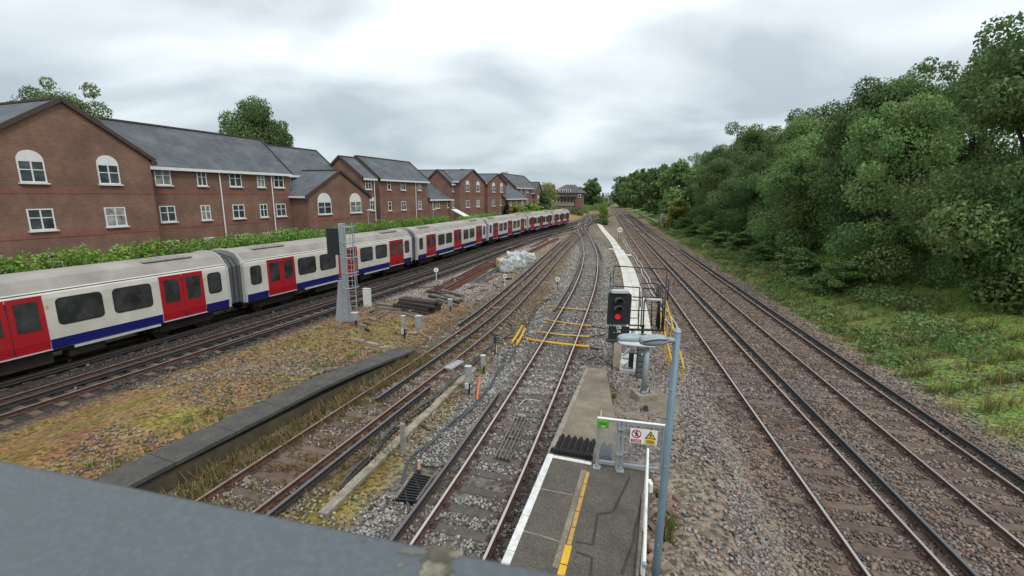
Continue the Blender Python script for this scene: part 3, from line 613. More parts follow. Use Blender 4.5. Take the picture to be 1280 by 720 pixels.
# brown station-side building beyond the train
def brown_block():
    y = 152; x = (688 - 640) / F_PX * y
    t = thing('brown_building', 'brown brick building with flat front block and dormered grey roof beyond the train', 'building', (x, y, GZ), math.radians(-14))
    mb = MB(); mb.box((4.6, 6.6, 3.75), (9.6, 8, 7.7)); mb.build('wall', MT['brick_brown'], t)
    mb = MB(); mb.box((3.6, 1.2, 1.55), (7.2, 2.8, 3.3)); mb.build('annex', MT['brick_brown'], t)
    mb = MB(); mb.box((3.6, 1.15, 3.75), (7.5, 3.0, .9)); mb.build('parapet', MT['concrete'], t)
    mb = MB(); mb.box((3.6, 1.9, 5.2), (7.0, 1.8, 2.0)); mb.build('upper_storey', MT['brick_brown'], t)
    mb = MB(); mb.box((3.6, 1.55, 6.45), (7.9, 2.6, .5)); mb.build('flat_roof', MT['slate_brown'], t)
    for i in range(6):
        mb = MB(); mb.box((.9 + i * 1.08, .98, 5.2), (.85, .06, 1.5)); w = mb.build('window', MT['white'] if i < 2 else MT['box_grey'], t)
        mb = MB(); mb.box((.9 + i * 1.08, .94, 5.2), (.68, .05, 1.25)); mb.build('pane', MT['glass'], w)
    mb = MB(); mb.box((8.55, 1.7, 2.7), (2.2, 1.7, 5.6)); mb.build('stair_tower', MT['brick_red'], t)
    mb = MB(); mb.add([(-1, 2.2, 7.6), (10.2, 2.2, 7.6), (10.2, 11, 7.6), (-1, 11, 7.6), (3.6, 6.4, 10.3), (6.6, 6.4, 10.3)], [(0, 1, 5, 4), (1, 2, 5), (2, 3, 4, 5), (3, 0, 4), (3, 2, 1, 0)]); mb.build('roof', MT['slate_brown'], t)
    for i in range(4):
        mb = MB(); mb.box((1.4 + i * 1.3, 3.0, 8.2), (.8, 1.2, .9)); w = mb.build('dormer', MT['white'], t)
        mb = MB(); mb.box((1.4 + i * 1.3, 2.37, 8.2), (.5, .05, .6)); mb.build('pane', MT['glass'], w)
    mb = MB(); mb.box((8.7, 2.56, 6.6), (.9, .12, 1.1)); w = mb.build('window', MT['white'], t)
    mb = MB(); mb.box((8.7, 2.48, 6.6), (.6, .05, .8)); mb.build('pane', MT['glass'], w)
    t2 = thing('brown_house', 'grey roofed house partly hidden left of the brown flat fronted building', 'house', (x - 6, y + 14, GZ), math.radians(-14))
    mb = MB(); mb.box((3, 4, 3.5), (8, 7, 7)); mb.build('wall', MT['brick_brown'], t2)
    mb = MB(); mb.extr([(-.5, 6.9), (7.5, 6.9), (3.5, 10.4)], (-1.3, .3, 0), (0, 1, 0), (0, 0, 1), (8.6, 0, 0)); mb.build('roof', MT['slate_brown'], t2)
brown_block()

# ---------------------------------------------------------------- train
def carriage(L, end_cab=False):
    """local x along the carriage (0..L), near side is -y, z from rail top"""
    hw = 1.44; prof = [(-hw + .05, .86), (-hw, 1.25), (-hw, 2.8), (-hw + .03, 2.98), (-hw + .16, 3.10)]
    roofp = [(-hw + .155, 3.085), (-hw + .30, 3.28), (-.95, 3.50), (-.5, 3.63), (0, 3.67)]
    full = prof + [(-a, b) for a, b in prof[::-1]]; rfull = roofp + [(-a, b) for a, b in roofp[-2::-1]]
    t = thing('train_carriage', 'x', 'train carriage')
    g = .42
    mb = MB(); mb.extr(full, (g, 0, 0), (0, 1, 0), (0, 0, 1), (L - 2 * g, 0, 0)); mb.build('body', MT['train_white'], t)
    mb = MB(); mb.extr(rfull, (g - .02, 0, 0), (0, 1, 0), (0, 0, 1), (L - 2 * g + .04, 0, 0)); rf = mb.build('roof', MT['train_roof'], t)
    for x in (L * .16, L * .84):
        mb = MB(); mb.bevbox((x, -.35, 3.63), (2.2, 1.0, .08), .03)
        for i in range(5): mb.box((x - .8 + i * .4, -.35, 3.665), (.22, .8, .06))
        mb.build('air_vent', MT['train_roof'], rf)
    mb = MB(); mb.box((L / 2, -hw + .10, 3.05), (L - 2 * g - .1, .05, .03)); mb.build('cantrail_strip', MT['bellows'], rf)
    # white end hoops
    for x in (g + .06, L - g - .06):
        hoop = MB()
        pts = [(x, a * 1.006, b + (.006 if b > 3 else 0)) for a, b in (full[:4] + rfull + full[-4:])]
        for a, b in zip(pts, pts[1:]): hoop.bar(a, b, .05, .12)
        hoop.build('end_frame', MT['grey_light'], t)
    doors = [L * .168, L * .5, L * .842]; dw = 2.0
    def side(a, z):      # y of the body side at height z
        for (y0, z0), (y1, z1) in zip(prof, prof[1:]):
            if z0 <= z <= z1: return y0 + (y1 - y0) * (z - z0) / (z1 - z0)
        return prof[-1][0]
    zs = (.90, 1.25, 2.2, 2.96)
    for cx_ in doors:
        for s in (-1, 1):
            x0, x1 = (cx_ - dw / 2, cx_ - .012) if s < 0 else (cx_ + .012, cx_ + dw / 2)
            mb = MB(); poly = [(side(0, z) - .022, z) for z in zs] + [(side(0, z) + .03, z) for z in zs[::-1]]
            mb.extr(poly, (x0, 0, 0), (0, 1, 0), (0, 0, 1), (x1 - x0, 0, 0)); d = mb.build('door', MT['train_red'], t)
            mb = MB(); z0, z1 = 1.72, 2.78; m0 = .17
            mb.extr([(side(0, z) - .034, z) for z in (z0, 2.3, z1)] + [(side(0, z) + .01, z) for z in (z1, 2.3, z0)], (x0 + m0, 0, 0), (0, 1, 0), (0, 0, 1), (x1 - x0 - 2 * m0, 0, 0)); mb.build('door_window', MT['train_glass'], d)
        mb = MB(); mb.box((cx_, -hw - .0, .885), (dw + .04, .08, .03)); mb.build('door_sill', MT['grey_light'], t)
        mb = MB(); mb.box((cx_, -hw - .004, 1.9), (.03, .03, 1.9)); mb.build('door_seal', MT['black'], t)
        mb = MB(); mb.box((cx_ + dw / 2 + .09, -hw - .002, 2.5), (.07, .02, .12)); mb.build('door_lamp', MT['conduit'], t)
    wins = [(g + .78, .6)]
    for a, b in zip(doors, doors[1:]):
        m_ = (a + b) / 2; wins += [(m_ - .92, 1.38), (m_ + .92, 1.38)]
    wins += [(L - g - .78, .6)]
    for cx_, w in wins:
        mb = MB(); z0, z1 = 1.78, 2.72; i = .12
        def ringp(gr, off):
            q_ = []
            for (cxx, czz, a0) in ((cx_ + w/2 - i, z1 - i, 0), (cx_ - w/2 + i, z1 - i, .5), (cx_ - w/2 + i, z0 + i, 1), (cx_ + w/2 - i, z0 + i, 1.5)):
                for k_ in range(5): a_ = PI * (a0 + .125 * k_); q_.append((cxx + (i + gr) * math.cos(a_), czz + (i + gr) * math.sin(a_)))
            return [(x, side(0, min(z, 2.79)) - off, z) for x, z in q_]
        def slab(mb, gr, o1, o2):
            a, b = ringp(gr, o1), ringp(gr, o2); n_ = len(a); mb.add(a + b, [tuple(range(n_)), tuple(range(2 * n_ - 1, n_ - 1, -1))] + [(k, k + n_, (k + 1) % n_ + n_, (k + 1) % n_) for k in range(n_)])
        slab(mb, .055, .012, -.05); fr = mb.build('window', MT['black'], t)
        mb = MB(); slab(mb, 0, .018, 0); mb.build('pane', MT['train_glass'], fr)
    # blue skirt between the doors
    edges = [g + .12] + [v for d in doors for v in (d - dw / 2 - .03, d + dw / 2 + .03)] + [L - g - .12]
    for x0, x1 in zip(edges[::2], edges[1::2]):
        mb = MB(); zz = (.87, 1.05, 1.26); mb.extr([(side(0, z) - .012, z) for z in zz] + [(side(0, z) + .02, z) for z in zz[::-1]], (x0, 0, 0), (0, 1, 0), (0, 0, 1), (x1 - x0, 0, 0)); sk = mb.build('skirt', MT['train_blue'], t)
        if x1 - x0 > 2: mb = MB(); mb.box(((x0 + x1) / 2 + .25, -hw + .0, .80), (x1 - x0 - .8, .05, .09)); mb.build('step_board', MT['grey_light'], sk)
    mb = MB(); mb.box((L / 2, 0, .78), (L - 2 * g, 2.5, .16)); mb.box((L / 2 - .6, -.9, .52), (3.4, .6, .40)); mb.box((L / 2 + 2.2, -.95, .55), (1.2, .5, .34)); mb.box((L * .36, -.9, .5), (1.0, .5, .4)); mb.build('underframe', MT['under'], t)
    for xb in (L * .15, L * .85):
        bg = MB(); bg.box((xb, 0, .52), (2.9, 2.1, .28)); bg.box((xb, -1.05, .50), (2.4, .12, .3)); b = bg.build('bogie', MT['under'], t)
        for xw in (-.95, .95):
            
                for yw in (-.74, .74): mw = MB(); mw.tube([(xb + xw, yw - .06, .40), (xb + xw, yw + .06, .40)], .40, 14); mw.build('wheel', MT['under'], b)
    if not end_cab:
        mb = MB()
        for i in range(7):
            x = L - g + .02 + i * (2 * g - .04) / 6; k = .03 if i % 2 else .10
            ring = [(-hw + .1 + k, .95), (-hw + .06 + k, 2.9), (-1.0, 3.38 - k), (0, 3.55 - k), (1.0, 3.38 - k), (hw - .06 - k, 2.9), (hw - .1 - k, .95)]
            mb.extr(ring, (x - .045, 0, 0), (0, 1, 0), (0, 0, 1), (.09, 0, 0))
        mb.box((L, 0, 2.0), (2 * g, 2.2, 2.0)); mb.build('gangway_bellows', MT['bellows'], t)
    else:
        mb = MB(); mb.extr([(-hw + .12, .9), (-hw + .1, 2.9), (-.9, 3.35), (0, 3.5), (.9, 3.35), (hw - .1, 2.9), (hw - .12, .9)], (L - g, 0, 0), (0, 1, 0), (0, 0, 1), (.34, 0, 0)); mb.build('cab_front', MT['train_red'], t)
    return t
side0 = at(517, 322, .95)
lens = [17.0, 17.0, 17.0, 17.2, 16.4, 15.6, 14.2]     # from the left of the picture to the far end
words = ['carriage of the red and white train nearest the bridge, at the left edge', 'second carriage from the left of the red and white train', 'third carriage from the left, passing behind the ladder with hoops', 'middle carriage of the red and white train, level with the rusty rail pile', 'carriage of the red and white train level with the white bags', 'last but one carriage of the train towards the far end', 'farthest carriage at the tail of the red and white train']
# arc length along the centre line
def arc(pl):
    a = [0]
    for p, q in zip(pl, pl[1:]): a.append(a[-1] + (q - p).length)
    return a
_arc = arc(T4); _arr = np.array(_arc); _px = np.array([p.x for p in T4]); _py = np.array([p.y for p in T4])
def on4(s): return Vector((float(np.interp(s, _arr, _px)), float(np.interp(s, _arr, _py))))
near_i = min(range(len(T4)), key=lambda i: abs((T4[i] - side0.xy).length - 1.46) + abs(T4[i].y - side0.y - .5) * .5)
_sd = offset(T4, 1.46)
def s_px(px):
    f = lambda i: 640 + F_PX * ((_sd[i].x * _R2.x + (.95 - CAM_H) * _R2.z) / (_sd[i].y * _F.y + (.95 - CAM_H) * _F.z)) - px
    for i in range(10, len(_sd) - 1):
        if _sd[i].y > 15 and f(i) <= 0 < f(i + 1): k_ = f(i) / (f(i) - f(i + 1)); return _arc[i] + (_arc[i + 1] - _arc[i]) * k_
cuts = [s_px(v) for v in (517.5, 608, 658, 690, 711)]
lens = [17.6, 17.6, 17.6] + [round(b - a, 2) for a, b in zip(cuts, cuts[1:])]; print('carriages', lens)
s_g = cuts[0]; s = s_g - sum(lens[:3])
protos = {}
for k, (L, lb) in enumerate(zip(lens, words)):
    a, b = on4(s), on4(s + L); rz = math.atan2(b.y - a.y, b.x - a.x)
    key = (L, k == 6)
    if key in protos: c = dup(protos[key], (a.x, a.y, 0), rz, lb)
    else: c = carriage(L, k == 6); protos[key] = c; c.location = (a.x, a.y, 0); c.rotation_euler = (0, 0, rz); c['label'] = lb
    c['group'] = 'carriages of the red and white train'; s += L

# ---------------------------------------------------------------- leaves, trees, hedges
def leaf_cloud(blobs, n, size, seed, flat=.5, shell=.55):
    """blobs: (x,y,z,rx,ry,rz); leaf quads spread through the volume, thicker towards its outside"""
    r = np.random.default_rng(seed); B = np.array(blobs, float); vol = (B[:, 3] * B[:, 4] * B[:, 5]) ** .67; pick = r.choice(len(B), n, p=vol / vol.sum())
    d = r.normal(size=(n, 3)); d /= np.linalg.norm(d, axis=1, keepdims=True); rad = shell + (1 - shell) * r.random(n) ** .6; rad *= r.uniform(.85, 1.13, n)
    c = B[pick, :3] + d * rad[:, None] * B[pick, 3:]
    nrm = d * .9 + r.normal(size=(n, 3)) * .75; nrm[:, 2] += .25; nrm /= np.linalg.norm(nrm, axis=1, keepdims=True)
    a = np.cross(nrm, r.normal(size=(n, 3))); a /= np.linalg.norm(a, axis=1, keepdims=True); b = np.cross(nrm, a)
    s = size * r.uniform(.55, 1.35, n)[:, None]; dr = -nrm * s * .25
    V = np.stack([c - a * s * .5 + dr, c - b * s * .32, c + a * s * .5 + dr, c + b * s * .32], 1).reshape(-1, 3)
    Fq = np.arange(n * 4).reshape(n, 4); tn = np.repeat(np.clip(np.stack([r.random(len(B))[pick] * .5 + r.random(n) * .5, r.random(len(B))[pick] * .6 + r.random(n) * .4, r.random(n)], 1), 0, 1), 4, 0)
    return V, Fq, tn
def tree_proto(seed, h, w, n, size, lean=0, low=.25, nb=26):
    r = random.Random(seed); blobs = []
    for i in range(nb):
        z = r.uniform(low, .93); k = math.sin(PI * min(1, (z - low + .12) / (1.12 - low)) ** .8); a = r.uniform(0, 2 * PI); q = w / 2 * k * r.uniform(.25, .82)
        s = w * r.uniform(.10, .19); blobs.append((q * math.cos(a), q * math.sin(a), z * h, s * 1.15, s * 1.15, s * .85))
    for i in range(nb * 2):
        b0 = r.choice(blobs[:nb]); a = r.uniform(0, 2 * PI); e_ = r.uniform(-.5, 1.1); s = w * r.uniform(.035, .085)
        blobs.append((b0[0] + b0[3] * 1.15 * math.cos(a), b0[1] + b0[4] * 1.15 * math.sin(a), b0[2] + b0[5] * e_, s * 1.3, s * 1.3, s))
    blobs.append((0, 0, h * .93, w * .10, w * .10, h * .06))
    V, Fq, tn = leaf_cloud(blobs, n, size, seed); tb = MB()
    tb.tube([(0, 0, -.6), (w * .01, 0, h * .25), (-w * .01, w * .01, h * .55), (0, 0, h * .85)], [w * .045, w * .034, w * .022, w * .006], 8)
    for bl in blobs[:14]: tb.tube([(0, 0, bl[2] * .55), (bl[0] * .5, bl[1] * .5, bl[2] * .82), bl[:3]], [w * .014, w * .009, w * .003], 5)
    return V, Fq, tn, tb
_tp = {}
def tree(label, x, y, h, w, kind, m, name='tree', z=None, rz=None, group=None, n=7000, size=.42, low=.2, cat='tree'):
    key = (kind, m, n, round(size, 2))
    if key not in _tp:
        V, Fq, tn, tb = tree_proto(kind, 10, 10, n, size, low=low); t = thing(name, label, cat)
        c = inst('crown', np_mesh('crown', V, Fq, MT[m], tn), t); tk = tb.build('trunk', MT['bark'], t); _tp[key] = t
    else: t = dup(_tp[key], label=label); t.name = name
    if z is None: z = float(gheight(np.array([x]), np.array([y]))[0])
    t.location = (x, y, z); t.scale = (w / 10, w / 10, h / 10); t.rotation_euler = (0, 0, rz if rz is not None else random.uniform(0, 6.28)); t['label'] = label
    if group: t['group'] = group
    return t
G = 'trees on the bank right of the tracks'
def bank(px, y): return (px - 640) / F_PX * y
for px, y, h, w, k, m, lb in [
    (845, 104, 13.5, 11, 1, 'leaf_a', 'tall mid green tree on the bank above the small grey cabinet'), (823, 138, 14.0, 13, 2, 'leaf_a', 'broad green tree left of the tallest tree on the right bank'),
    (803, 186, 15.4, 15, 3, 'leaf_b', 'dark green tree halfway along the far bank'), (789, 226, 17.5, 15, 4, 'leaf_a', 'green tree second from the far end of the bank row'),
    (774.5, 275, 18.0, 15, 5, 'leaf_b', 'dark thin topped tree at the far end of the bank row'), (812, 160, 12.5, 11, 6, 'leaf_b', 'dark tree filling the gap in the middle of the bank row'),
    (782, 262, 15, 13, 3, 'leaf_b', 'dark low tree near the far end of the bank row'), (842, 92, 6.2, 6.2, 7, 'leaf_d', 'round light green bush behind the small grey cabinet')]:
    tree(lb, bank(px, y), y, h, w, k, m, group=G if 'tree' in lb else None, name='tree' if 'tree' in lb else 'bush', n=8000, size=.55, low=.04 if 'bush' in lb else .10, cat='tree' if 'tree' in lb else 'bush')
for i, (y, o, h, w, k, m, lb) in enumerate([
    (90, 15, 13.5, 11, 2, 'leaf_b', 'dark green tree on the bank right of the round light bush'), (80, 13.5, 11.5, 10, 1, 'leaf_a', 'mid green tree rising behind the bank beyond the signal cage'), (71, 16, 14.5, 12, 4, 'leaf_a', 'tall green tree on the bank right of the signal cage'),
    (63, 13.5, 10.5, 10, 3, 'leaf_b', 'dark bushy tree on the bank above the right hand rails'), (55, 15.5, 13.5, 11, 5, 'leaf_a', 'tall mid green tree on the middle of the near bank'), (47.5, 13.5, 11.0, 10, 6, 'leaf_a', 'leafy green tree on the bank near the right edge'),
    (40, 15.5, 13.5, 11, 2, 'leaf_b', 'large dark green tree near the right edge of the view'), (33, 14, 11.5, 10, 1, 'leaf_a', 'second nearest green tree on the bank at the right edge'), (26, 15, 12.5, 11, 4, 'leaf_b', 'nearest dark tree on the bank at the right edge'),
    (97, 22, 15.5, 13, 5, 'leaf_b', 'tall dark tree in the second row behind the round light bush'), (76, 24, 16.5, 13, 3, 'leaf_b', 'tall dark tree in the second row on the far bank'), (58, 24, 16, 13, 6, 'leaf_b', 'tall dark tree in the second row on the middle bank'), (43, 24, 15.5, 13, 1, 'leaf_b', 'tall dark tree in the second row near the right edge'), (112, 17, 13.5, 12, 6, 'leaf_a', 'green tree on the bank just left of the round light bush')]):
    p = min(T5, key=lambda q: abs(q.y - y)); tree(lb, p.x + o, y - o * .18, h, w, k, m, group=G, n=52000, size=.185, low=.03)
# shrubs along the bank foot
for i, (y, o, h, w) in enumerate([(104, 11, 2.6, 4.5), (120, 12, 3.2, 5), (86, 10.2, 2.4, 4.2), (75, 9.8, 1.9, 3.8), (67, 10.4, 2.6, 4.2), (58, 9.8, 2.0, 3.6), (51, 10.2, 2.4, 4.0), (44, 9.8, 1.8, 3.4), (36.5, 10.2, 2.3, 3.8), (30, 10.4, 2.2, 3.8), (146, 13, 3.6, 6), (170, 13, 4.0, 7)]):
    p = min(T5, key=lambda q: abs(q.y - y)); tree('low leafy shrub in the row at the foot of the bank trees', p.x + o, y, h, w, 7, 'leaf_a', name='bush', group='shrubs at the foot of the bank trees', n=8000, size=.55, low=.04, cat='bush')
tree('large dark green tree beyond the brown building', at_y(736, 205).x, 205, 12.6, 10.5, 3, 'leaf_b', n=8000, size=.55, low=.10)
tree('smaller green tree left of the large dark one', at_y(725.5, 215).x, 215, 9.3, 7, 4, 'leaf_a', n=8000, size=.55, low=.10)
tree('yellow green tree between the brick houses and the brown building', at_y(683, 130).x, 130, 9.2, 7.2, 8, 'leaf_d', n=7000, size=.42, low=.10)
tree('dark ivy covered tree against the last brick gable', at_y(677.5, 124).x, 124, 6.6, 5.2, 6, 'leaf_b', n=8000, size=.55, low=.10)
tree('pale leafy tree top showing over the far roofs', at_y(628.5, 150).x, 150, 12.6, 8, 8, 'leaf_d', n=7000, size=.42, low=.10)
tree('tall green tree behind the left end of the brick terrace', -33, 62, 17.5, 12, 1, 'leaf_a', n=52000, size=.185, low=.03)
tree('green tree behind the leftmost brick gable', -50, 52, 16, 12, 2, 'leaf_a', n=52000, size=.185, low=.03)
# bright young tree and scrub between the diverging lines
tree('bright green sapling between the diverging tracks', at_y(751.5, 120).x, 120, 5.2, 3.4, 9, 'leaf_hedge', name='young_tree', n=4000, size=.6, low=.12)
for px, y, h, w in [(748, 112, 1.5, 2.8), (754, 108, 1.5, 2.4)]:
    tree('grey green scrub at the foot of the bright sapling', at_y(px, y).x, y, h, w, 7, 'leaf_a', name='bush', n=8000, size=.55, low=.04, cat='bush', group='scrub by the sapling')
# conifer in front of the far gables
def conifer(px, y, h):
    t = thing('conifer', 'dark pointed conifer in front of the far brick gable', 'tree', (at_y(px, y).x, y, HGZ)); bl = []
    for i in range(16):
        z = .12 + .84 * i / 15; r = (1 - z) * .26 * h
        for j in range(max(1, int(5 * (1 - z) + 1))): a = j * 2.4 + i; bl.append((r * .6 * math.cos(a), r * .6 * math.sin(a), z * h, r * .55 + .12, r * .55 + .12, .35))
    V, Fq, tn = leaf_cloud(bl, 3000, .4, 5); inst('crown', np_mesh('crown', V, Fq, MT['leaf_con'], tn), t); mb = MB(); mb.tube([(0, 0, -.5), (0, 0, h * .9)], [.14, .03], 6); mb.build('trunk', MT['bark'], t)
conifer(632.3, 96, 4.9)
def hedge(label, pts, w, z0, z1, n, seed, m='leaf_hedge', size=.155):
    P = spline(pts, .8, 8); t = thing('hedge', label, 'hedge', (P[0].x, P[0].y, z0)); r = random.Random(seed); bl = []
    for p in P:
        for q in range(4): bl.append((p.x - P[0].x + r.uniform(-.35, .35), p.y - P[0].y + r.uniform(-.35, .35), (z1 - z0) * (.18 + .185 * q + r.uniform(-.04, .03)), w * .48, w * .48, (z1 - z0) * r.uniform(.16, .22)))
    V, Fq, tn = leaf_cloud(bl, n, size, seed, shell=.4); inst('foliage', np_mesh('foliage', V, Fq, MT[m], tn), t)
    mb = MB(); sweep(mb, [p - P[0] for p in P], [(-w * .18, 0), (w * .18, 0), (w * .15, (z1 - z0) * .6), (-w * .15, (z1 - z0) * .6)]); mb.build('woody_core', MT['bark'], t)
hl = offset(T4, -4.6)
def hpt(px, k=0): return min(hl, key=lambda p: abs(640 + F_PX * p.x / p.y - px) if p.y > 5 else 1e9)
a = [p for p in hl if p.y > 8 and 640 + F_PX * p.x / p.y < 556]; hedge('long clipped green hedge behind the nearer train carriages', [(p.x, p.y) for p in a[::3]], 1.8, .5, 4.30, 150000, 3)
a = [p for p in hl if 574 < 640 + F_PX * p.x / max(p.y, 1) < 624]; hedge('shorter green hedge below the tall brick gables', [(p.x, p.y) for p in a[::3]], 1.8, .5, 3.85, 42000, 4)
for px, y, h, w, m, lb in [(646, 96, 3.7, 6, 'leaf_d', 'pale green rounded shrub right of the conifer'), (665, 103, 4.0, 7, 'leaf_hedge', 'bright green shrub near the far end of the houses'), (655, 100, 3.6, 5, 'leaf_hedge', 'small bright shrub between two larger shrubs by the houses')]:
    tree(lb, at_y(px, y).x, y, h, w, 10, m, name='bush', n=4500, size=.7, low=.04, cat='bush')
# far treeline and overbridge
r_ = random.Random(5); bl = []
for i in range(150):
    x = -330 + i * 4.6 + r_.uniform(-3, 3); bl.append((x, 372 + r_.uniform(-14, 14) + max(0, x - 60) * .05, r_.uniform(1, 5.5), 6, 5, r_.uniform(3, 5.5)))
for i in range(60):
    x = 125 + i * 6; bl.append((x, 372 + r_.uniform(-14, 14), r_.uniform(1, 9), 7, 6, r_.uniform(4, 7)))
V, Fq, tn = leaf_cloud(bl, 30000, 1.6, 11); o = inst('distant_woodland', np_mesh('distant_woodland', V, Fq, MT['leaf_b'], tn)); tag(o, 'low dark woodland along the horizon', 'woodland', kind='stuff')
t = thing('overbridge', 'pale green bridge over the tracks at the horizon', 'bridge', (78, 352, 0), math.radians(-14))
mb = MB(); mb.box((0, 0, 5.4), (46, 4, 1.5)); mb.build('deck', MT['box_grey'], t)
for x in (-22, -9, 9, 22): mb = MB(); mb.box((x, 0, 2.2), (1.6, 4.2, 4.9)); mb.build('pier', MT['concrete'], t)
for x in (-21, -14, -7, 0, 7, 14, 21): mb = MB(); mb.box((x, -2.06, 6.5), (.3, .1, .7)); mb.build('railing_post', MT['galv'], t)
# scrub beside the far tracks
bl = []
for i in range(60):
    y = 150 + i * 3.6; p = min(T4, key=lambda q: abs(q.y - y)); bl.append((p.x - 6.5 + r_.uniform(-2, 1), y, r_.uniform(.2, 1.4), 1.8, 2.5, r_.uniform(.8, 2.0)))
    q = min(T5, key=lambda q: abs(q.y - y)); m_ = p.x * .45 + q.x * .55
    if q.x - p.x > 9 : bl.append((m_, y, .3, 1.4, 2.4, r_.uniform(.5, 1.2)))
V, Fq, tn = leaf_cloud(bl, 9000, .7, 12); o = inst('trackside_scrub', np_mesh('trackside_scrub', V, Fq, MT['leaf_a'], tn)); tag(o, 'low scrub growing beside the far tracks', 'scrub', kind='stuff')

# ---------------------------------------------------------------- small things
def PY(px, py, y):          # point on a sight line at forward distance y
    d = ray(px, py); t = y / d.y; return Vector((d.x * t, y, CAM_H + d.z * t))
def gz(x, y): return float(gheight(np.array([x]), np.array([y]))[0])
TD = Vector((.287, .958)).normalized(); TR = Vector((TD.y, -TD.x)); TROT = math.atan2(TD.y, TD.x) - PI / 2   # run of the nearest track
# platform
pe0, pe1 = Vector((-2.69, -2.0)), Vector((.92, 9.51)); fr1 = Vector((3.12, 8.83)); pr0 = Vector((-.30, -2.0)); prm = Vector((2.12, 6.05))
PZ = .9
plat = thing('platform', 'dark tarmac railway platform with white painted edge in the foreground', 'platform', (0, 0, 0))
mb = MB(); mb.prism([pe0 + Vector((.03, 0)), pr0, prm, fr1, pe1 + Vector((.0, -.0))], -.4, PZ); mb.build('surface', MT['tarmac'], plat)
ed = (pe1 - pe0).normalized(); en = Vector((ed.y, -ed.x)); fd = (fr1 - pe1).normalized(); fn = Vector((-fd.y, fd.x))
mb = MB()
L_ = (pe1 - pe0).length; k = 0.0; r_ = random.Random(3)
while k < L_ - .05:
    e_ = min(k + .9, L_ - .005); a, b = pe0 + ed * k, pe0 + ed * (e_ - .012); mb = MB()
    mb.prism([a - en * .04, a + en * .105, b + en * .105, b - en * .04], PZ - .09, PZ + .006); mb.build('coping_stone', MT['worn_white'], plat); k += .9
def strip(name, m, pts, w, z, par, h=.006, closed=False):
    mb = MB(); pts = [Vector(p[:2]) for p in pts]
    sweep(mb, pts, [(-w / 2, 0), (w / 2, 0), (w / 2, h), (-w / 2, h)], z); return mb.build(name, m, par)
strip('white_line', MT['worn_white'], [pe1 + fd * .11 - fn * .09, pe1 + fd * .98 - fn * .10], .11, PZ + .002, plat)
y0, y1 = at(735, 590, PZ).xy, at(703, 712, PZ).xy; yd = (y1 - y0).normalized()
for i in range(7):
    a = y0 + (y1 - y0) * i / 6.2; b = y0 + (y1 - y0) * (i + .95) / 6.2; strip('yellow_line', MT['ochre'] if i < 5 else MT['yellow'], [a, b], .075 if i < 5 else .12, PZ + .002 + (.003 if i > 4 else 0), plat)
strip('pale_repair', MT['ramp'], [y0 - yd * .05 - TR * .10, y0 * .5 + y1 * .5 - TR * .10, y1 - TR * .12], .10, PZ + .001, plat, .003)
for pts in ([(787, 597), (775, 622), (766, 640), (747, 643), (745, 655), (741, 681), (720, 677)], [(720, 690), (740, 697), (738, 720)], [(803, 625), (799, 642), (793, 662), (792, 676), (785, 695), (777, 718)]):
    strip('tar_seal', MT['tar'], [at(*q, PZ) for q in pts], .045, PZ + .003, plat, .003)
for pts in ([(667, 609), (690, 614), (716, 619)], [(647, 662), (674, 669), (702, 678)]):
    strip('joint', MT['concrete'], [at(*q, PZ) for q in pts], .022, PZ + .002, plat, .003)
strip('kerb_board', MT['wood'], [at(804, 622, PZ), at(799, 690, PZ), at(796, 725, PZ)], .05, PZ, plat, .07)
# ramp
ramp = thing('platform_ramp', 'sandy concrete ramp falling from the platform end to the ballast', 'ramp', (0, 0, 0))
mb = MB(); q = [pe1 + fn * .02 + fd * .02, Vector((2.55, 9.06)), Vector((3.05, 12.2)), Vector((3.85, 17.3)), Vector((3.14, 17.4))]; mb.prism(q, -.5, [.885, .885, .50, -.09, -.10]); mb.build('surface', MT['ramp'], ramp)
mb = MB(); a, b = pe1 + fn * .02, Vector((3.11, 17.4)); ev = (b - a).normalized(); er = Vector((ev.y, -ev.x)); mb.prism([a - er * .06, a + er * .08, b + er * .08, b - er * .06], [-.4, -.4, -.4, -.4], [.90, .90, -.085, -.085]); mb.build('edge_kerb', MT['concrete'], ramp)
mb = MB(); cc = PY(744, 464, 16.7)
for i in range(20): a1, a2 = 2 * PI * i / 20, 2 * PI * (i + 1) / 20; mb.bar((3.33 + .33 * math.cos(a1), 16.55 + .42 * math.sin(a1), .012 - .005 * math.sin(a1)), (3.33 + .33 * math.cos(a2), 16.55 + .42 * math.sin(a2), .012), .03, .02)
# slatted anti trespass mats
def slat_mat(label, n, p0, p1, ln, w, m, slope, cat='slatted mat'):
    d = (p1 - p0).normalized(); f = Vector((-d.y, d.x)); sh = ed; t = thing('slatted_mat', label, cat, (p0.x, p0.y, .9), 0)
    for i in range(n):
        c = p0 + d * ((i + .5) * (p1 - p0).length / n) - p0; mb = MB(); e_ = c + sh * ln; q = sh * (ln - .18) + c
        A = [(c - d * w / 2), (c + d * w / 2), (q + d * w / 2), e_, (q - d * w / 2)]; zz = [0, 0, slope * (ln - .18), slope * ln, slope * (ln - .18)]
        vs = [(v.x, v.y, z) for v, z in zip(A, zz)] + [(c.x, c.y, .085), (q.x, q.y, slope * (ln - .18) + .085)]
        mb.add(vs, [(0, 5, 6, 4), (5, 1, 2, 6), (6, 2, 3), (4, 6, 3), (0, 1, 5), (4, 3, 2, 1, 0)]); o = mb.build('slat', m, t)
    mb = MB(); mb.box(((p1 - p0).x / 2, (p1 - p0).y / 2, .05), ((p1 - p0).length + .05, .05, .10), math.atan2(d.y, d.x)); mb.build('end_rail', m, t)
    for i in range(n * 2):
        c = d * ((i + .5) * (p1 - p0).length / (2 * n)) - sh * .01; mb = MB(); mb.box((c.x, c.y, .115), (.035, .035, .05)); mb.build('peg', m, t)
    return t
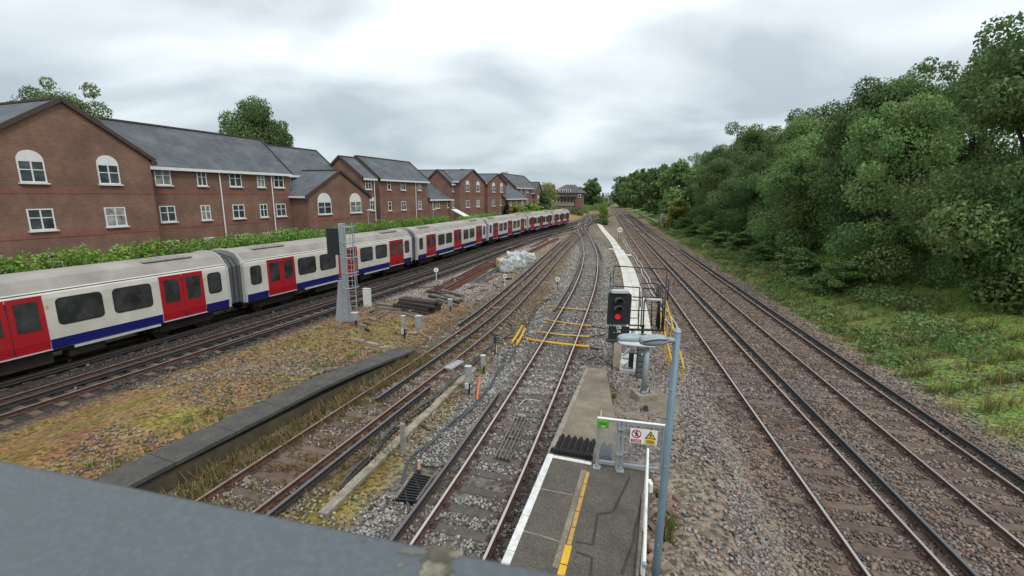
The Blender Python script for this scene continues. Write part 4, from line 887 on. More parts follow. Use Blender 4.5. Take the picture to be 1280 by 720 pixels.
slat_mat('black slatted anti trespass mat across the platform end, left of the gate', 6, pe1 + fn * .07 + fd * .03, pe1 + fn * .07 + fd * .96, 1.12, .135, MT['cover'], -.10)
slat_mat('grey slatted mat seen through the gate mesh', 2, pe1 + fn * .16 + fd * 1.08, pe1 + fn * .16 + fd * 1.38, .95, .12, MT['grey_slat'], -.10)
# gate
g0, g1 = Vector((1.90, 9.03)), Vector((3.30, 8.72)); gd = (g1 - g0).normalized(); gl_ = (g1 - g0).length; grz = math.atan2(gd.y, gd.x)
gate = thing('metal_gate', 'grey steel mesh gate with warning signs across the end of the platform', 'gate', (g0.x, g0.y, PZ), grz)
GH_ = 1.17; xm = .50
for x, w in ((.03, .075), (xm - .045, .07), (xm + .045, .07), (gl_ - .04, .08)):
    mb = MB(); mb.bevbox((x, 0, GH_ / 2), (w, .06, GH_), .008); mb.build('upright', MT['galv'], gate)
for x0, x1 in ((.07, xm - .083), (xm + .083, gl_ - .083)):
    for z, h in ((GH_ - .035, .07), (.13, .07)):
        mb = MB(); mb.box(((x0 + x1) / 2, 0, z), (x1 - x0, .055, h)); mb.build('rail', MT['galv'], gate)
    mb = MB(); n = int((x1 - x0) / .035)
    for i in range(n): mb.box((x0 + (i + .5) * (x1 - x0) / n, .012, GH_ / 2 + .05), (.004, .004, GH_ - .2))
    n = int((GH_ - .2) / .035)
    for i in range(n): mb.box(((x0 + x1) / 2, .018, .17 + i * .035), (x1 - x0, .004, .004))
    mb.build('wire_mesh', MT['galv'], gate)['kind'] = 'stuff'
mb = MB(); mb.box((gl_ / 2, 0, GH_ + .006), (gl_ + .02, .07, .014)); mb.build('top_cap', MT['white'], gate)
for x in (.03, xm + .03): mb = MB(); mb.box((x, -.04, .012), (.16, .16, .02)); mb.box((x, -.04, .05), (.05, .05, .06)); mb.build('foot_plate', MT['galv'], gate)
for z in (.38, .98): mb = MB(); mb.box((xm, -.045, z), (.14, .03, .04)); mb.tube([(xm - .04, -.08, z), (xm - .04, -.03, z)], .014, 6); mb.tube([(xm + .04, -.08, z), (xm + .04, -.03, z)], .014, 6); mb.build('hinge_clamp', MT['galv'], gate)
mb = MB(); mb.tube([(.06, .03, GH_), (.06, .03, GH_ + .16)], .012, 6); mb.build('spike', MT['white'], gate)
sg = MB(); sg.box((.115, -.045, GH_ - .10), (.235, .006, .19)); sgn = sg.build('green_sign', MT['sign_green'], gate)
mb = MB(); mb.box((.12, -.050, GH_ - .165), (.085, .004, .025)); mb.build('white_bar', MT['sign_mint'], sgn)
for z, m, w, n in ((GH_ - .03, 'sign_mint', .018, 8), (GH_ - .10, 'sign_dark_green', .016, 6)):
    mb = MB(); r_ = random.Random(2)
    for i in range(n): mb.box((.115 + (i - (n - 1) / 2) * w * 1.35, -.050, z), (w * r_.uniform(.5, .95), .004, .022))
    mb.build('lettering', MT[m], sgn)['kind'] = 'stuff'
# warning board on the leaf
wx, wz, ww, wh = xm + .47, GH_ - .29, .56, .34
mb = MB(); mb.box((wx, -.042, wz), (ww, .006, wh)); wb = mb.build('warning_board', MT['sign_white'], gate)
def ringm(cx, cz, r0, r1, y, n=28):
    mb = MB()
    vs = [(cx + r * math.cos(2 * PI * i / n), y, cz + r * math.sin(2 * PI * i / n)) for r in (r0, r1) for i in range(n)]
    return mb.add(vs, [(i, (i + 1) % n, n + (i + 1) % n, n + i) for i in range(n)])
cx_, cz_ = wx - .15, wz + .045; mb = ringm(cx_, cz_, .080, .100, -.049); mb.bar((cx_ - .062, -.049, cz_ + .062), (cx_ + .062, -.049, cz_ - .062), .006, .02); mb.build('prohibition_ring', MT['sign_red'], wb)
mb = MB(); y_ = -.047
mb.add([(cx_ + .02 * math.cos(2 * PI * i / 10) + .008, y_, cz_ + .052 + .02 * math.sin(2 * PI * i / 10)) for i in range(10)], [tuple(range(10))])
mb.bar((cx_ + .004, y_, cz_ + .03), (cx_, y_, cz_ - .018), .004, .034); mb.bar((cx_ + .004, y_, cz_ - .015), (cx_ + .026, y_, cz_ - .065), .004, .017); mb.bar((cx_ - .002, y_, cz_ - .015), (cx_ - .03, y_, cz_ - .062), .004, .017)
mb.bar((cx_ + .01, y_, cz_ + .025), (cx_ + .04, y_, cz_ - .01), .004, .012); mb.bar((cx_, y_, cz_ + .025), (cx_ - .03, y_, cz_ - .005), .004, .012); mb.build('walking_figure', MT['sign_black'], wb)
mb = MB(); mb.box((wx - .15, -.047, wz - .115), (.21, .005, .07)); rb = mb.build('red_text_box', MT['sign_red'], wb)
cx2 = wx + .14; mb = MB(); mb.extr([(-.115, -.075), (.115, -.075), (0, .115)], (cx2, -.0455, wz + .035), (1, 0, 0), (0, 0, 1), (0, -.002, 0)); mb.build('triangle', MT['sign_black'], wb)
mb = MB(); mb.extr([(-.082, -.056), (.082, -.056), (0, .080)], (cx2, -.0485, wz + .035), (1, 0, 0), (0, 0, 1), (0, -.002, 0)); mb.build('triangle_field', MT['sign_yellow'], wb)
mb = MB(); mb.add([(cx2 + x, -.0525, wz + .035 + z) for x, z in ((.018, .058), (-.026, -.002), (.002, -.002), (-.016, -.050), (.030, .014), (.004, .014))], [(0, 1, 2, 5), (5, 2, 3, 4)]); mb.build('lightning_bolt', MT['sign_black'], wb)
mb = MB(); mb.box((cx2, -.047, wz - .105), (.215, .005, .10)); mb.build('yellow_text_box', MT['sign_yellow'], wb)
text_part('lettering', 'Danger', .042, MT['sign_red'], wb, (cx2, -.052, wz - .072), (PI / 2, 0, 0), .001)
for z, w in ((wz - .105, .15), (wz - .13, .12)):
    mb = MB(); r_ = random.Random(int(z * 900))
    x = cx2 - w / 2
    while x < cx2 + w / 2: b = r_.uniform(.012, .03); mb.box((x + b / 2, -.051, z), (b, .003, .010)); x += b + .008
    mb.build('lettering', MT['sign_black'], wb)['kind'] = 'stuff'
for z in (wz - .10, wz - .13):
    mb = MB(); x = wx - .225; r_ = random.Random(int(z * 700))
    while x < wx - .08: b = r_.uniform(.015, .04); mb.box((x + b / 2, -.051, z), (b, .003, .010)); x += b + .01
    mb.build('lettering', MT['sign_white'], wb)['kind'] = 'stuff'
# white handrail along the back of the platform
h0, h1 = at(810, 561, 1.9), at(805.5, 704, 1.9)
t = thing('handrail', 'white painted handrail at the back of the platform below the gate', 'handrail', (h0.x, h0.y, PZ))
mb = MB(); mb.tube([h0, h1], .024, 8); mb.build('rail', MT['white'], t, True)
mb = MB(); mb.tube([h1, h1 + (h1 - h0).normalized() * .06], .034, 8); mb.build('end_cap', MT['galv'], t, True)
for f in (.04, .36, .7, .98):
    p = h0 + (h1 - h0) * f; mb = MB(); mb.tube([(p.x, p.y, PZ - .05), (p.x, p.y, 1.885)], .02, 8); mb.build('post', MT['white'], t, True)
p = h0 + (h1 - h0) * .36; mb = MB(); mb.box((p.x + .06, p.y, 1.80), (.06, .16, .16)); mb.build('bracket', MT['white'], t, True)
# blue grey lamp post
bp = at(819, 726, PZ - .05)
t = thing('lamp_post', 'blue grey steel lamp post with side lantern in the right foreground', 'street lamp', (bp.x, bp.y, .72))
mb = MB(); mb.tube([(bp.x, bp.y, .6), (bp.x, bp.y, 1.3), (bp.x, bp.y, 4.95)], [.075, .062, .048], 14); mb.build('post', MT['bluegrey'], t, True, True)
mb = MB(); mb.bevbox((bp.x, bp.y, .76), (.26, .26, .03), .02); mb.tube([(bp.x, bp.y, .76), (bp.x, bp.y, .95)], .085, 12); mb.build('base_flange', MT['galv'], t, True)
for z in (1.55, 2.9, 4.1): mb = MB(); mb.tube([(bp.x - .03, bp.y - .072, z), (bp.x - .03, bp.y - .05, z)], .012, 6); mb.build('bolt', MT['galv'], t, True)
mb = MB(); mb.tube([(bp.x, bp.y, 4.95), (bp.x, bp.y, 5.0)], [.055, .03], 12); mb.build('post_cap', MT['galv'], t, True)
yb = bp.y; A, B = PY(800, 426, yb), PY(833, 425, yb); Dx = B - A
def shell(mb, a, b, w, h, n=12, m_=9, taper=.75, flat=.35, k=0):
    """rounded lantern body from a to b, domed above, flatter below"""
    a, b = Vector(a), Vector(b); d = b - a; dn = d.normalized(); r = dn.cross(Vector((0, 0, 1))).normalized(); u = r.cross(dn); vs = []; fs = []
    for i in range(m_ + 1):
        t_ = i / m_; e_ = math.sin(PI * min(max(t_, .02), .98)) ** .20; ws = w / 2 * e_ * (1 - (1 - taper) * t_); c = a + d * t_
        for j in range(n): q = 2 * PI * j / n; z = math.sin(q); vs.append(c + r * ws * math.cos(q) + u * (h * e_ * (z if z > 0 else z * flat)))
    for i in range(m_):
        for j in range(n): fs.append((i * n + j, i * n + (j + 1) % n, (i + 1) * n + (j + 1) % n, (i + 1) * n + j))
    fs += [tuple(range(n - 1, -1, -1)), tuple(range(m_ * n, (m_ + 1) * n))]; return mb.add(vs, fs, k)
mb = MB(); shell(mb, A, B + Vector((.01, 0, 0)), .22, .085, taper=1.0, flat=.9); ln = mb.build('lantern', MT['lamp_grey'], t, True, True)
mb = MB()
for i in range(10):
    f0, f1 = i / 10, (i + 1) / 10; q = lambda f: A + Dx * (.06 + .92 * f) + Vector((0, -.116 * math.sin(PI * (.06 + .92 * f)) ** .20, .012 + .035 * math.sin(PI * f * .9)))
    mb.bar(q(f0), q(f1), .012, .012)
mb.build('seam', MT['black'], ln, False) if False else mb.build('seam', MT['black'], t, True)
mb = MB(); mb.tube([B - Vector((.02, 0, 0)), Vector((bp.x, bp.y, B.z))], .040, 12); mb.build('spigot', MT['lamp_grey'], t, True, True)
# pale grey column with flat lantern on its concrete base
cb = at(804, 499, .05); cbz = gz(cb.x, cb.y)
t = thing('lamp_column', 'short pale grey column with flat lantern standing on a concrete plinth behind the gate', 'street lamp', (cb.x, cb.y, cbz))
top = PY(808, 433, cb.y)
base_z = .36
mb = MB(); mb.tube([(cb.x, cb.y, base_z - .02), (cb.x + .01, cb.y, top.z - .02)], [.095, .080], 16); mb.build('post', MT['lamp_grey'], t, True, True)
mb = MB(); mb.box((cb.x, cb.y, base_z + .01), (.36, .36, .03), .25); mb.build('base_plate', MT['galv'], t, True)
for sx in (-1, 1):
    for sy in (-1, 1): mb = MB(); mb.tube([(cb.x + sx * .14, cb.y + sy * .14, base_z), (cb.x + sx * .14, cb.y + sy * .14, base_z + .13)], .022, 6); mb.build('anchor_bolt', MT['chair'], t, True)
a_, b_ = PY(772.5, 425, cb.y - .05), PY(818, 430, cb.y - .05)
mb = MB(); shell(mb, a_ + Vector((0, 0, .03)), a_ + (b_ - a_) * .70 + Vector((0, .15, .07)), .42, .20, taper=.95, flat=.2); mb.build('lantern', MT['lamp_grey'], t, True, True)
mb = MB(); shell(mb, a_ + Vector((0, -.1, -.05)), b_ + Vector((.0, -.05, -.05)), .46, .085, taper=.8, flat=.8); mb.build('lantern_rim', MT['grey_light'], t, True, True)
pl = thing('concrete_plinth', 'square weathered concrete plinth carrying the short grey column', 'plinth', (cb.x, cb.y, cbz), .25)
mb = MB(); mb.bevbox((0, 0, (base_z - .02 - cbz) / 2 - .1), (.68, .62, base_z - .02 - cbz + .2), .03); mb.build('block', MT['concrete'], pl)
pz = gz(cb.x - .2, cb.y) + .02
t = thing('concrete_pad', 'cracked sandy concrete slab around the plinth of the grey column', 'concrete slab', (0, 0, 0))
mb = MB(); q = [at(771, 488, .12), at(760, 515, .2), at(800, 528, .25), at(846, 538, .3), at(850, 497, .1), at(812, 478, .05)]; zs_ = [gz(v.x, v.y) + .05 for v in q]; mb.prism([v.xy for v in q], -.4, zs_); mb.build('slab', MT['ramp'], t)
t = thing('floodlight', 'small dark lamp lying against the front of the plinth', 'lamp', (0, 0, 0)); q = at(807, 513, .25)
mb = MB(); mb.tube([q + Vector((0, 0, .16)), q + Vector((-.01, -.05, .0))], [.06, .075], 10); mb.build('body', MT['dark_metal'], t)
mb = MB(); mb.tube([q + Vector((-.01, -.055, -.005)), q + Vector((-.01, -.06, -.02))], .06, 10); mb.build('lens', MT['glass'], t)
def cable(label, pts, r, m='cable_black', z=None, name='cable', group=None, n=6, raw=False):
    P = [Vector((p.x, p.y)) for p in pts] if raw else [Vector(at(*p, -.08).xy) for p in pts]
    P = spline(P, .22 if P[0].y < 25 else .5, 10); b = P[0]; mb = MB(); h = gheight(np.array([p.x for p in P]), np.array([p.y for p in P]))
    mb.tube([(p.x - b.x, p.y - b.y, float(hh) + r + .015 + .03 * math.sin(i * .7)) for i, (p, hh) in enumerate(zip(P, h))], r, n)
    o = mb.build(name, MT[m], None, smooth=True); o.location = (b.x, b.y, 0); return tag(o, label, 'cable', group)
cable('thin black cable from the small lamp towards the gate', [(806, 517), (803, 523), (797, 530)], .014)
# signal and its cage
sy = 17.0
sgb = at(800, 472, -.1)
t = thing('railway_signal', 'black railway signal showing a red light with plate GB 26 and a railed cage', 'railway signal', (sgb.x, sgb.y, -.15))
c0, c1 = PY(760.8, 366, sy), PY(787.5, 406, sy); W_ = c1.x - c0.x; zt, zb = c0.z, c1.z; xc = (c0.x + c1.x) / 2; H_ = zt - zb
mb = MB(); ch_ = .09
mb.extr([(-W_/2, -H_/2), (W_/2, -H_/2), (W_/2, H_/2 - ch_), (W_/2 - ch_, H_/2), (-W_/2 + ch_*.4, H_/2), (-W_/2, H_/2 - ch_*.4)], (xc, sy, (zt + zb) / 2), (1, 0, 0), (0, 0, 1), (0, .06, 0)); mb.box((xc, sy + .2, (zt + zb) / 2), (W_ * .6, .28, H_ * .9)); hd = mb.build('signal_head', MT['signal_black'], t, True)
mb = MB(); mb.box((xc - .02, sy + .08, zt + .05), (W_ * .72, .34, .10)); mb.build('head_cap', MT['grey_light'], t, True)
lens_x = PY(771.5, 400, sy).x
for i, py in enumerate((378, 387.5, 395.5)):
    z = PY(772, py, sy).z; mb = MB()
    mb.tube([(lens_x, sy - .02, z), (lens_x, sy - .05, z)], .108 if i == 2 else .10, 18); o = mb.build('lens', MT['red_led'] if i == 2 else MT['black'], t, True)
    mb = MB(); n = 12; vs = []; rr = .185
    for d_, r2 in ((-.01, rr), (-.30, rr * .96)):
        for j in range(n + 1): a = PI * (.02 + .96 * j / n); vs.append((lens_x + r2 * math.cos(a), sy + d_, z + .03 + r2 * math.sin(a) + (.02 if d_ < -.1 else 0)))
    for d_, r2 in ((-.01, rr - .02), (-.30, rr * .96 - .02)):
        for j in range(n + 1): a = PI * (.02 + .96 * j / n); vs.append((lens_x + r2 * math.cos(a), sy + d_, z + .03 + r2 * math.sin(a) + (.02 if d_ < -.1 else 0)))
    m1 = n + 1; fs_ = []
    for j in range(n): fs_ += [(j, j + 1, m1 + j + 1, m1 + j), (2 * m1 + j, 3 * m1 + j, 3 * m1 + j + 1, 2 * m1 + j + 1), (m1 + j, m1 + j + 1, 3 * m1 + j + 1, 3 * m1 + j)]
    if i < 2: mb.add(vs, fs_); mb.build('hood', MT['hood'], t, True)
p0, p1 = PY(761, 408, sy - .02), PY(786, 424, sy - .02)
mb = MB(); mb.box(((p0.x + p1.x) / 2, sy - .01, (p0.z + p1.z) / 2), (p1.x - p0.x, .05, p0.z - p1.z)); pt = mb.build('number_plate', MT['signal_black'], t, True)
org = Vector(t.location)
for s_, px, py in (('GB', 773.5, 409.6), ('26', 773.4, 414.2)):
    q = PY(px, py, sy - .045) - org; text_part('lettering', s_, .165, MT['sign_white'], pt, q, (PI / 2, 0, 0), .003)
q = PY(767.6, 415.6, sy - .045) - org; mb = MB(); mb.box(q, (.028, .012, .028)); mb.build('dot', MT['sign_white'], pt)
mb = MB(); mb.box((xc, sy + .12, p1.z - .10), (W_ * .9, .3, .07)); mb.build('head_bracket', MT['dark_metal'], t, True)
mb = MB()
mtop = PY(802, 414, sy).z
mb.box((sgb.x + .02, sgb.y + .1, (mtop - .2) / 2), (.30, .26, mtop + .2)); ms = mb.build('mast', MT['concrete_mast'], t, True)
for i in range(8):
    z = -.1 + (mtop + .1) * i / 7.5; mb = MB(); mb.box((sgb.x + .02 - org.x, sgb.y + .1 - org.y, z - org.z), (.325, .285, .025)); mb.build('joint', MT['dark_metal'], ms)
mb = MB(); q = PY(802.5, 443, sgb.y - .04) - org; mb.box(q, (.035, .012, .08)); mb.build('label_plate', MT['white'], ms)
cg = MB()
def bars(*segs, w=.035):
    mb = MB()
    for (a, b, *ww) in segs: mb.tube([a, b], (ww[0] if ww else w) / 2, 6)
    return mb
yr, yf = sy + 1.0, sy + .1
P_ = PY
parts = {
 'rear_railing': [(P_(768, 332.5, yr), P_(834, 336.5, yr), .05), (P_(768, 332.5, yr), P_(766.5, 345, yr)), (P_(766.5, 345, yr), P_(763, 350, yr)), (P_(766.5, 345, yr), P_(766, 412, yr)), (P_(834, 336.5, yr), P_(833, 352, yr)), (P_(833, 352, yr), P_(829, 414, yr), .05), (P_(836.5, 350, yr), P_(834, 376, yr), .05)],
 'rear_left_post': [(P_(763, 341, yr), P_(761.5, 412, yr))],
 'front_railing': [(P_(766.5, 357.5, yf), P_(799.8, 359.5, yf), .045), (P_(766.5, 357.5, yf), P_(764, 364, yf)), (P_(799.8, 359.5, yf), P_(797.5, 413, yf), .05), (P_(786.5, 375, yf), P_(798.8, 375.5, yf)), (P_(786, 397.5, yf), P_(798, 397.5, yf)), (P_(785.5, 406.5, yf), P_(806, 407, yf), .06)],
 'ladder_hoop': [(P_(799, 356, sy + .5), P_(803, 354, sy + .5)), (P_(803, 354, sy + .5), P_(819, 354.5, sy + .5), .045), (P_(819, 354.5, sy + .5), P_(826, 358, sy + .5)), (P_(826, 358, sy + .5), P_(828.5, 366, sy + .5)), (P_(828.5, 366, sy + .5), P_(827, 410, sy + .5))],
 'inner_frame': [(P_(804, 360, yf), P_(821, 361.5, yf), .05), (P_(804, 360, yf), P_(801, 409, yf), .05), (P_(821, 361.5, yf), P_(820, 373, yf), .05), (P_(805.5, 376, yf), P_(803.5, 411, yf), .06), (P_(805.5, 376, yf), P_(808, 373.5, yf), .06), (P_(815, 377, yf), P_(814, 408, yf), .05), (P_(829, 376, yf), P_(827.5, 411, yf), .07), (P_(822.7, 376, yf), P_(820, 409, yf), .05), (P_(801.5, 364, yf), P_(800.5, 384, yf), .04)],
 'upper_crossbar': [(P_(790.5, 371, yf), P_(803, 372, yf), .05), (P_(803, 371, yf), P_(830, 372, yf), .04)],
 'lower_crossbar': [(P_(789, 388, yf), P_(831, 389, yf), .04)],
 'pipe_mast': [(P_(824, 358, sy + .3), P_(823, 414, sy + .3), .13)],
 'grey_rail': [(P_(808, 374.5, sy), P_(826, 375, sy), .12)],
 'floor_beam': [(P_(786, 411.8, yf), P_(830, 412.5, yf), .09), (P_(766, 412, yr), P_(830, 413, yr), .08), (P_(786, 411.8, yf), P_(783, 412, yr), .07), (P_(830, 412.5, yf), P_(830, 413, yr), .07)],
}
for nm, segs in parts.items(): bars(*segs).build(nm, MT['grey_light'] if nm == 'grey_rail' else MT['dark_metal'], t, True, True)
f0, f1, f2, f3 = P_(787, 412.5, yf), P_(829, 413, yf), P_(829, 413.5, yr), P_(784, 412.5, yr)
mb = MB()
for i in range(9): k = i / 8; mb.bar(f0.lerp(f1, k), f3.lerp(f2, k), .05, .03)
mb.build('floor_grating', MT['dark_metal'], t, True)['kind'] = 'stuff'
# support struts and feet of the signal
q0 = at(788, 463, -.1); q1 = Vector((q0.x, q0.y, PY(788, 414, sy).z))
mb = MB(); mb.tube([q0, q1], .07, 10); mb.build('side_post', MT['lamp_grey'], t, True, True)
mb = MB(); mb.tube([q0 + Vector((0, 0, .05)), q0 + Vector((0, 0, .75))], .10, 10); mb.build('post_sleeve', MT['dark_metal'], t, True)
mb = MB(); a = at(797, 454, -.05); mb.tube([a, a + Vector((.03, 0, .35)), a + Vector((.12, .05, .7)), a + Vector((.14, .1, 1.6))], [.09, .05, .06, .06], 8); mb.build('cable_hose', MT['cable_black'], t, True, True)
t = thing('concrete_slab', 'pale concrete base with steel braces under the signal cage', 'concrete base', (0, 0, 0))
mb = MB(); q = [at(774.5, 461, 0), at(800, 466, 0), at(802, 444, 0), at(777, 441, 0)]; mb.prism([v.xy for v in q], -.35, .0); mb.build('slab', MT['panel'], t)
for a, b in (((777, 459), (790, 449)), ((777, 459), (788, 460)), ((778, 447), (789, 449)), ((779, 444), (789, 434))): mb = MB(); mb.bar(at(*a, .04), at(*b, .04), .05, .05); mb.build('brace', MT['galv'], t)
t = thing('concrete_slab', 'brown concrete slab in the gravel left of the signal base', 'concrete slab', (0, 0, 0))
mb = MB(); q = [at(766, 457, 0), at(775, 459, 0), at(778, 425, 0), at(768, 424, 0)]; mb.prism([v.xy for v in q], -.35, -.02); mb.build('slab', MT['ramp'], t)
# yellow handrail right of the signal
t = thing('yellow_handrail', 'yellow tubular handrail beside the signal cage on its right', 'handrail', (7.0, 17.0, -.15))
H0, H1 = at(842.5, 470, .25), at(821, 380, .95); mb = MB(); n_ = 5
for dz_ in (0, .0): pass
A0, A1 = PY(842, 462, 15.6), PY(822, 376, 24.0)
mb.tube([A0, A0.lerp(A1, .3), A1], .035, 8); mb.build('top_rail', MT['yellow'], t, True, True)
mb = MB(); B0, B1 = A0 + Vector((.42, .1, 0)), A1 + Vector((.5, .1, 0)); mb.tube([B0, B1], .035, 8); mb.build('top_rail', MT['yellow'], t, True, True)
for f in (.03, .2, .4, .6, .8, .98):
    for q0, q1 in ((A0, A1), (B0, B1)):
        p = q0.lerp(q1, f); mb = MB(); mb.tube([(p.x, p.y, -.2), (p.x, p.y, p.z)], .03, 8); mb.build('post', MT['yellow'], t, True)
q = at(759, 401, -.1); t = thing('marker_post', 'short yellow marker post left of the black signal', 'marker', (q.x, q.y, -.17)); mb = MB(); mb.box((0, 0, .15), (.09, .09, .42)); mb.build('post', MT['yellow'], t); mb = MB(); mb.box((0, 0, .375), (.10, .10, .03)); mb.build('cap', MT['conduit_dull'], t)

# pale walkway of panels
wp = [at(px, py, -.1) for px, py in ((747.5, 278.2), (755.5, 289.5), (765, 300.5), (774.5, 316), (783, 333), (791, 362), (796.5, 390), (799, 420))]
wl = spline([(p.x, p.y) for p in wp], .95, 16); t = thing('walkway', 'pale panelled walkway running from the signal towards the junction', 'walkway', (wl[-1].x, wl[-1].y, -.15)); T_ = tangents(wl)
me_p = None
for i, (p, d_) in enumerate(zip(wl, T_)):
    rz = math.atan2(d_.y, d_.x) - PI / 2; r_v = Vector((d_.y, -d_.x)); wid = (.50, .50) if p.y > 58 else (.62, .62)
    for s_ in (-1, 1):
        if p.y > 58: q = p + r_v * s_ * .25
        else: q = p + r_v * s_ * .315
        if me_p is None: mb = MB(); mb.bevbox((0, 0, 0), (.615, .935, .07), .01); o = mb.build('panel', MT['panel'], t); me_p = o.data
        else: o = inst('panel', me_p, t)
        if p.y > 58: o.scale = (.80, 1, 1)
        o.location = (q.x - t.location.x, q.y - t.location.y, .07 + random.uniform(-.006, .006)); o.rotation_euler = (0, 0, rz + random.uniform(-.01, .01))
q = at(763.5, 312, -.1)
for k, (px, py) in enumerate(((764, 311.5), (786, 319))):
    q = at(px, py, -.1); o = inst('panel', me_p, t); o.location = (q.x - t.location.x, q.y - t.location.y, .065); o.rotation_euler = (0, 0, -.25)
# pale twin cables right of the walkway
for k, off in enumerate((0, .32)):
    pts = [at(px, py, -.05) for px, py in ((778, 299), (785, 312), (793, 323), (800, 335), (806, 348), (813, 361), (822, 378), (842, 415))]; P = spline([(p.x + off, p.y) for p in pts], .5, 12)
    mb = MB(); b = P[0]; mb.tube([(p.x - b.x + .05 * math.sin(i * .45 + k * 2), p.y - b.y, .0 + .03 * math.sin(i * .9)) for i, p in enumerate(P)], .045, 6)
    o = mb.build('cable', MT['grey_light'], None, smooth=True); o.location = (b.x, b.y, -.06); tag(o, ('left' if k == 0 else 'right') + ' of the twin pale cables snaking beside the walkway', 'cable')
# round boards
def board(label, base, ctr, r, txt=None, legs=1, mark=None, tsize=1.0, face_back=False, post='white'):
    b = at(*base, GZ); t = thing('speed_sign', label, 'sign', (b.x, b.y, GZ)); c = PY(ctr[0], ctr[1], b.y) - Vector(t.location); rz = math.atan2(b.x, b.y) * -1
    rot = Matrix.Rotation(rz, 3, 'Z'); mb = MB(); f = rot @ Vector((0, -1, 0)); mb.tube([c + f * .0, c + f * .025], r, 22); dsc = mb.build('disc', MT['sign_white'] if not face_back else MT['box_grey'], t)
    for k in range(legs):
        x = 0 if legs == 1 else (k * 2 - 1) * r * .38; o = rot @ Vector((x, .05, 0)); mb = MB(); mb.tube([(c.x * 1.0 + o.x, c.y + o.y, -.05), (c.x + o.x, c.y + o.y, c.z + r * .6)], .028, 6); mb.build('post', MT[post], t)
    if txt: text_part('number', txt, r * 1.12 * tsize, MT['sign_black'], dsc, c + f * .030, (PI / 2, 0, rz), .003)
    if mark:
        n = 14; mb = MB(); rr = [r * .26, r * .50]
        vs = [c + f * .03 + rot @ Vector((q * math.cos(2 * PI * i / n), 0, q * math.sin(2 * PI * i / n))) for q in rr for i in range(n)]; mb.add(vs, [(i, (i + 1) % n, n + (i + 1) % n, n + i) for i in range(n)]); mb.build('dark_ring', MT['sign_black'], dsc)
    if face_back:
        for z in (.55, 0.05, -.5): q = c + f * .04 + Vector((0, 0, z * r)); v = rot @ Vector((r * .8, 0, 0)); mb = MB(); mb.bar(q - v, q + v, .03, .04); mb.build('stiffener', MT['dark_metal'], dsc)
        q = c + f * .06; mb = MB(); mb.tube([q + Vector((-.04, 0, r * 1.25)), q + Vector((-.04, 0, -r * 1.6 - .35))], .03, 6); mb.build('clip_post', MT['dark_metal'], t)
        q = c + Vector((0, 0, r * 1.0)); v = rot @ Vector((r * .75, 0, 0)); mb = MB(); mb.bar(q - v * 1.1, q + v, .05, .05); mb.build('top_bar', MT['dark_metal'], t)
    return t
board('round white speed sign 60 on two posts between walkway and right tracks', (774.5, 303.5), (775, 287.3), .38, '60', 2, tsize=1.05, post='chair')
board('round white speed sign 15 between the dark track and the timber pile', (545.5, 352), (545.2, 337.5), .185, '15', 1)
board('small round white sign beside the rusty siding near the white bags', (631.5, 359), (631.2, 345), .15, mark=True)
board('small round white sign on dark post left of the nearest track', (697.3, 363), (697, 349), .165, mark=True, post='chair')
board('grey back of a round sign between the siding and the nearest track', (620, 443), (620.3, 425), .20, face_back=True)
# lineside boxes
def lbox(label, base, top, w, d, post=True, low=None, m='box_grey', lean=0):
    b = at(*base, GZ); t = thing('cable_box', label, 'cabinet', (b.x, b.y, gz(b.x, b.y)), -.15); zt = PY(base[0], top, b.y).z - t.location.z
    h = min(zt * .55 if post else zt, zt); mb = MB(); mb.bevbox((0, 0, zt - h / 2), (w, d, h), .015); bx = mb.build('housing', MT[m], t)
    mb = MB(); mb.box((0, 0, zt + .008), (w + .03, d + .03, .02)); mb.build('lid', MT['grey_light'], t)
    mb = MB(); mb.box((0, -d / 2 - .008, zt - h * .5), (w * .8, .012, h * .8)); mb.build('door', MT[m], bx)
    if post: mb = MB(); mb.box((.02, .02, (zt - h) / 2 - .1), (.07, .07, zt - h + .25)); mb.build('post', MT['dark_metal'], t)
    if low: mb = MB(); mb.bevbox((-w * .1, -d * .5 - .05, zt - h - low * .4), (w * .6, .1, low), .012); mb.build('junction_box', MT['grey_light'], t)
    return t
lbox('tall grey cable box with lower junction box beside the thick cables', (585.5, 493), 458, .20, .16, low=.2)
lbox('grey cable box on thin post right of the thick cables', (604, 467), 444.5, .17, .15)
lbox('small white box on post beside the black timber pile', (563, 389), 374, .24, .2)
lbox('white cabinet standing beside the dark track left of the timber pile', (459.5, 383), 361, .42, .3, post=False, m='worn_white')
lbox('grey cabinet at the end of the rubble, right of the twin grey posts', (523.5, 411), 395, .3, .24, post=False)
lbox('twin grey junction posts among the rubble', (505, 423), 395, .17, .16, low=.26)
lbox('small pale box at the foot of the ladder mast', (444.5, 407), 391, .34, .26)
b = at(502, 420, GZ); 
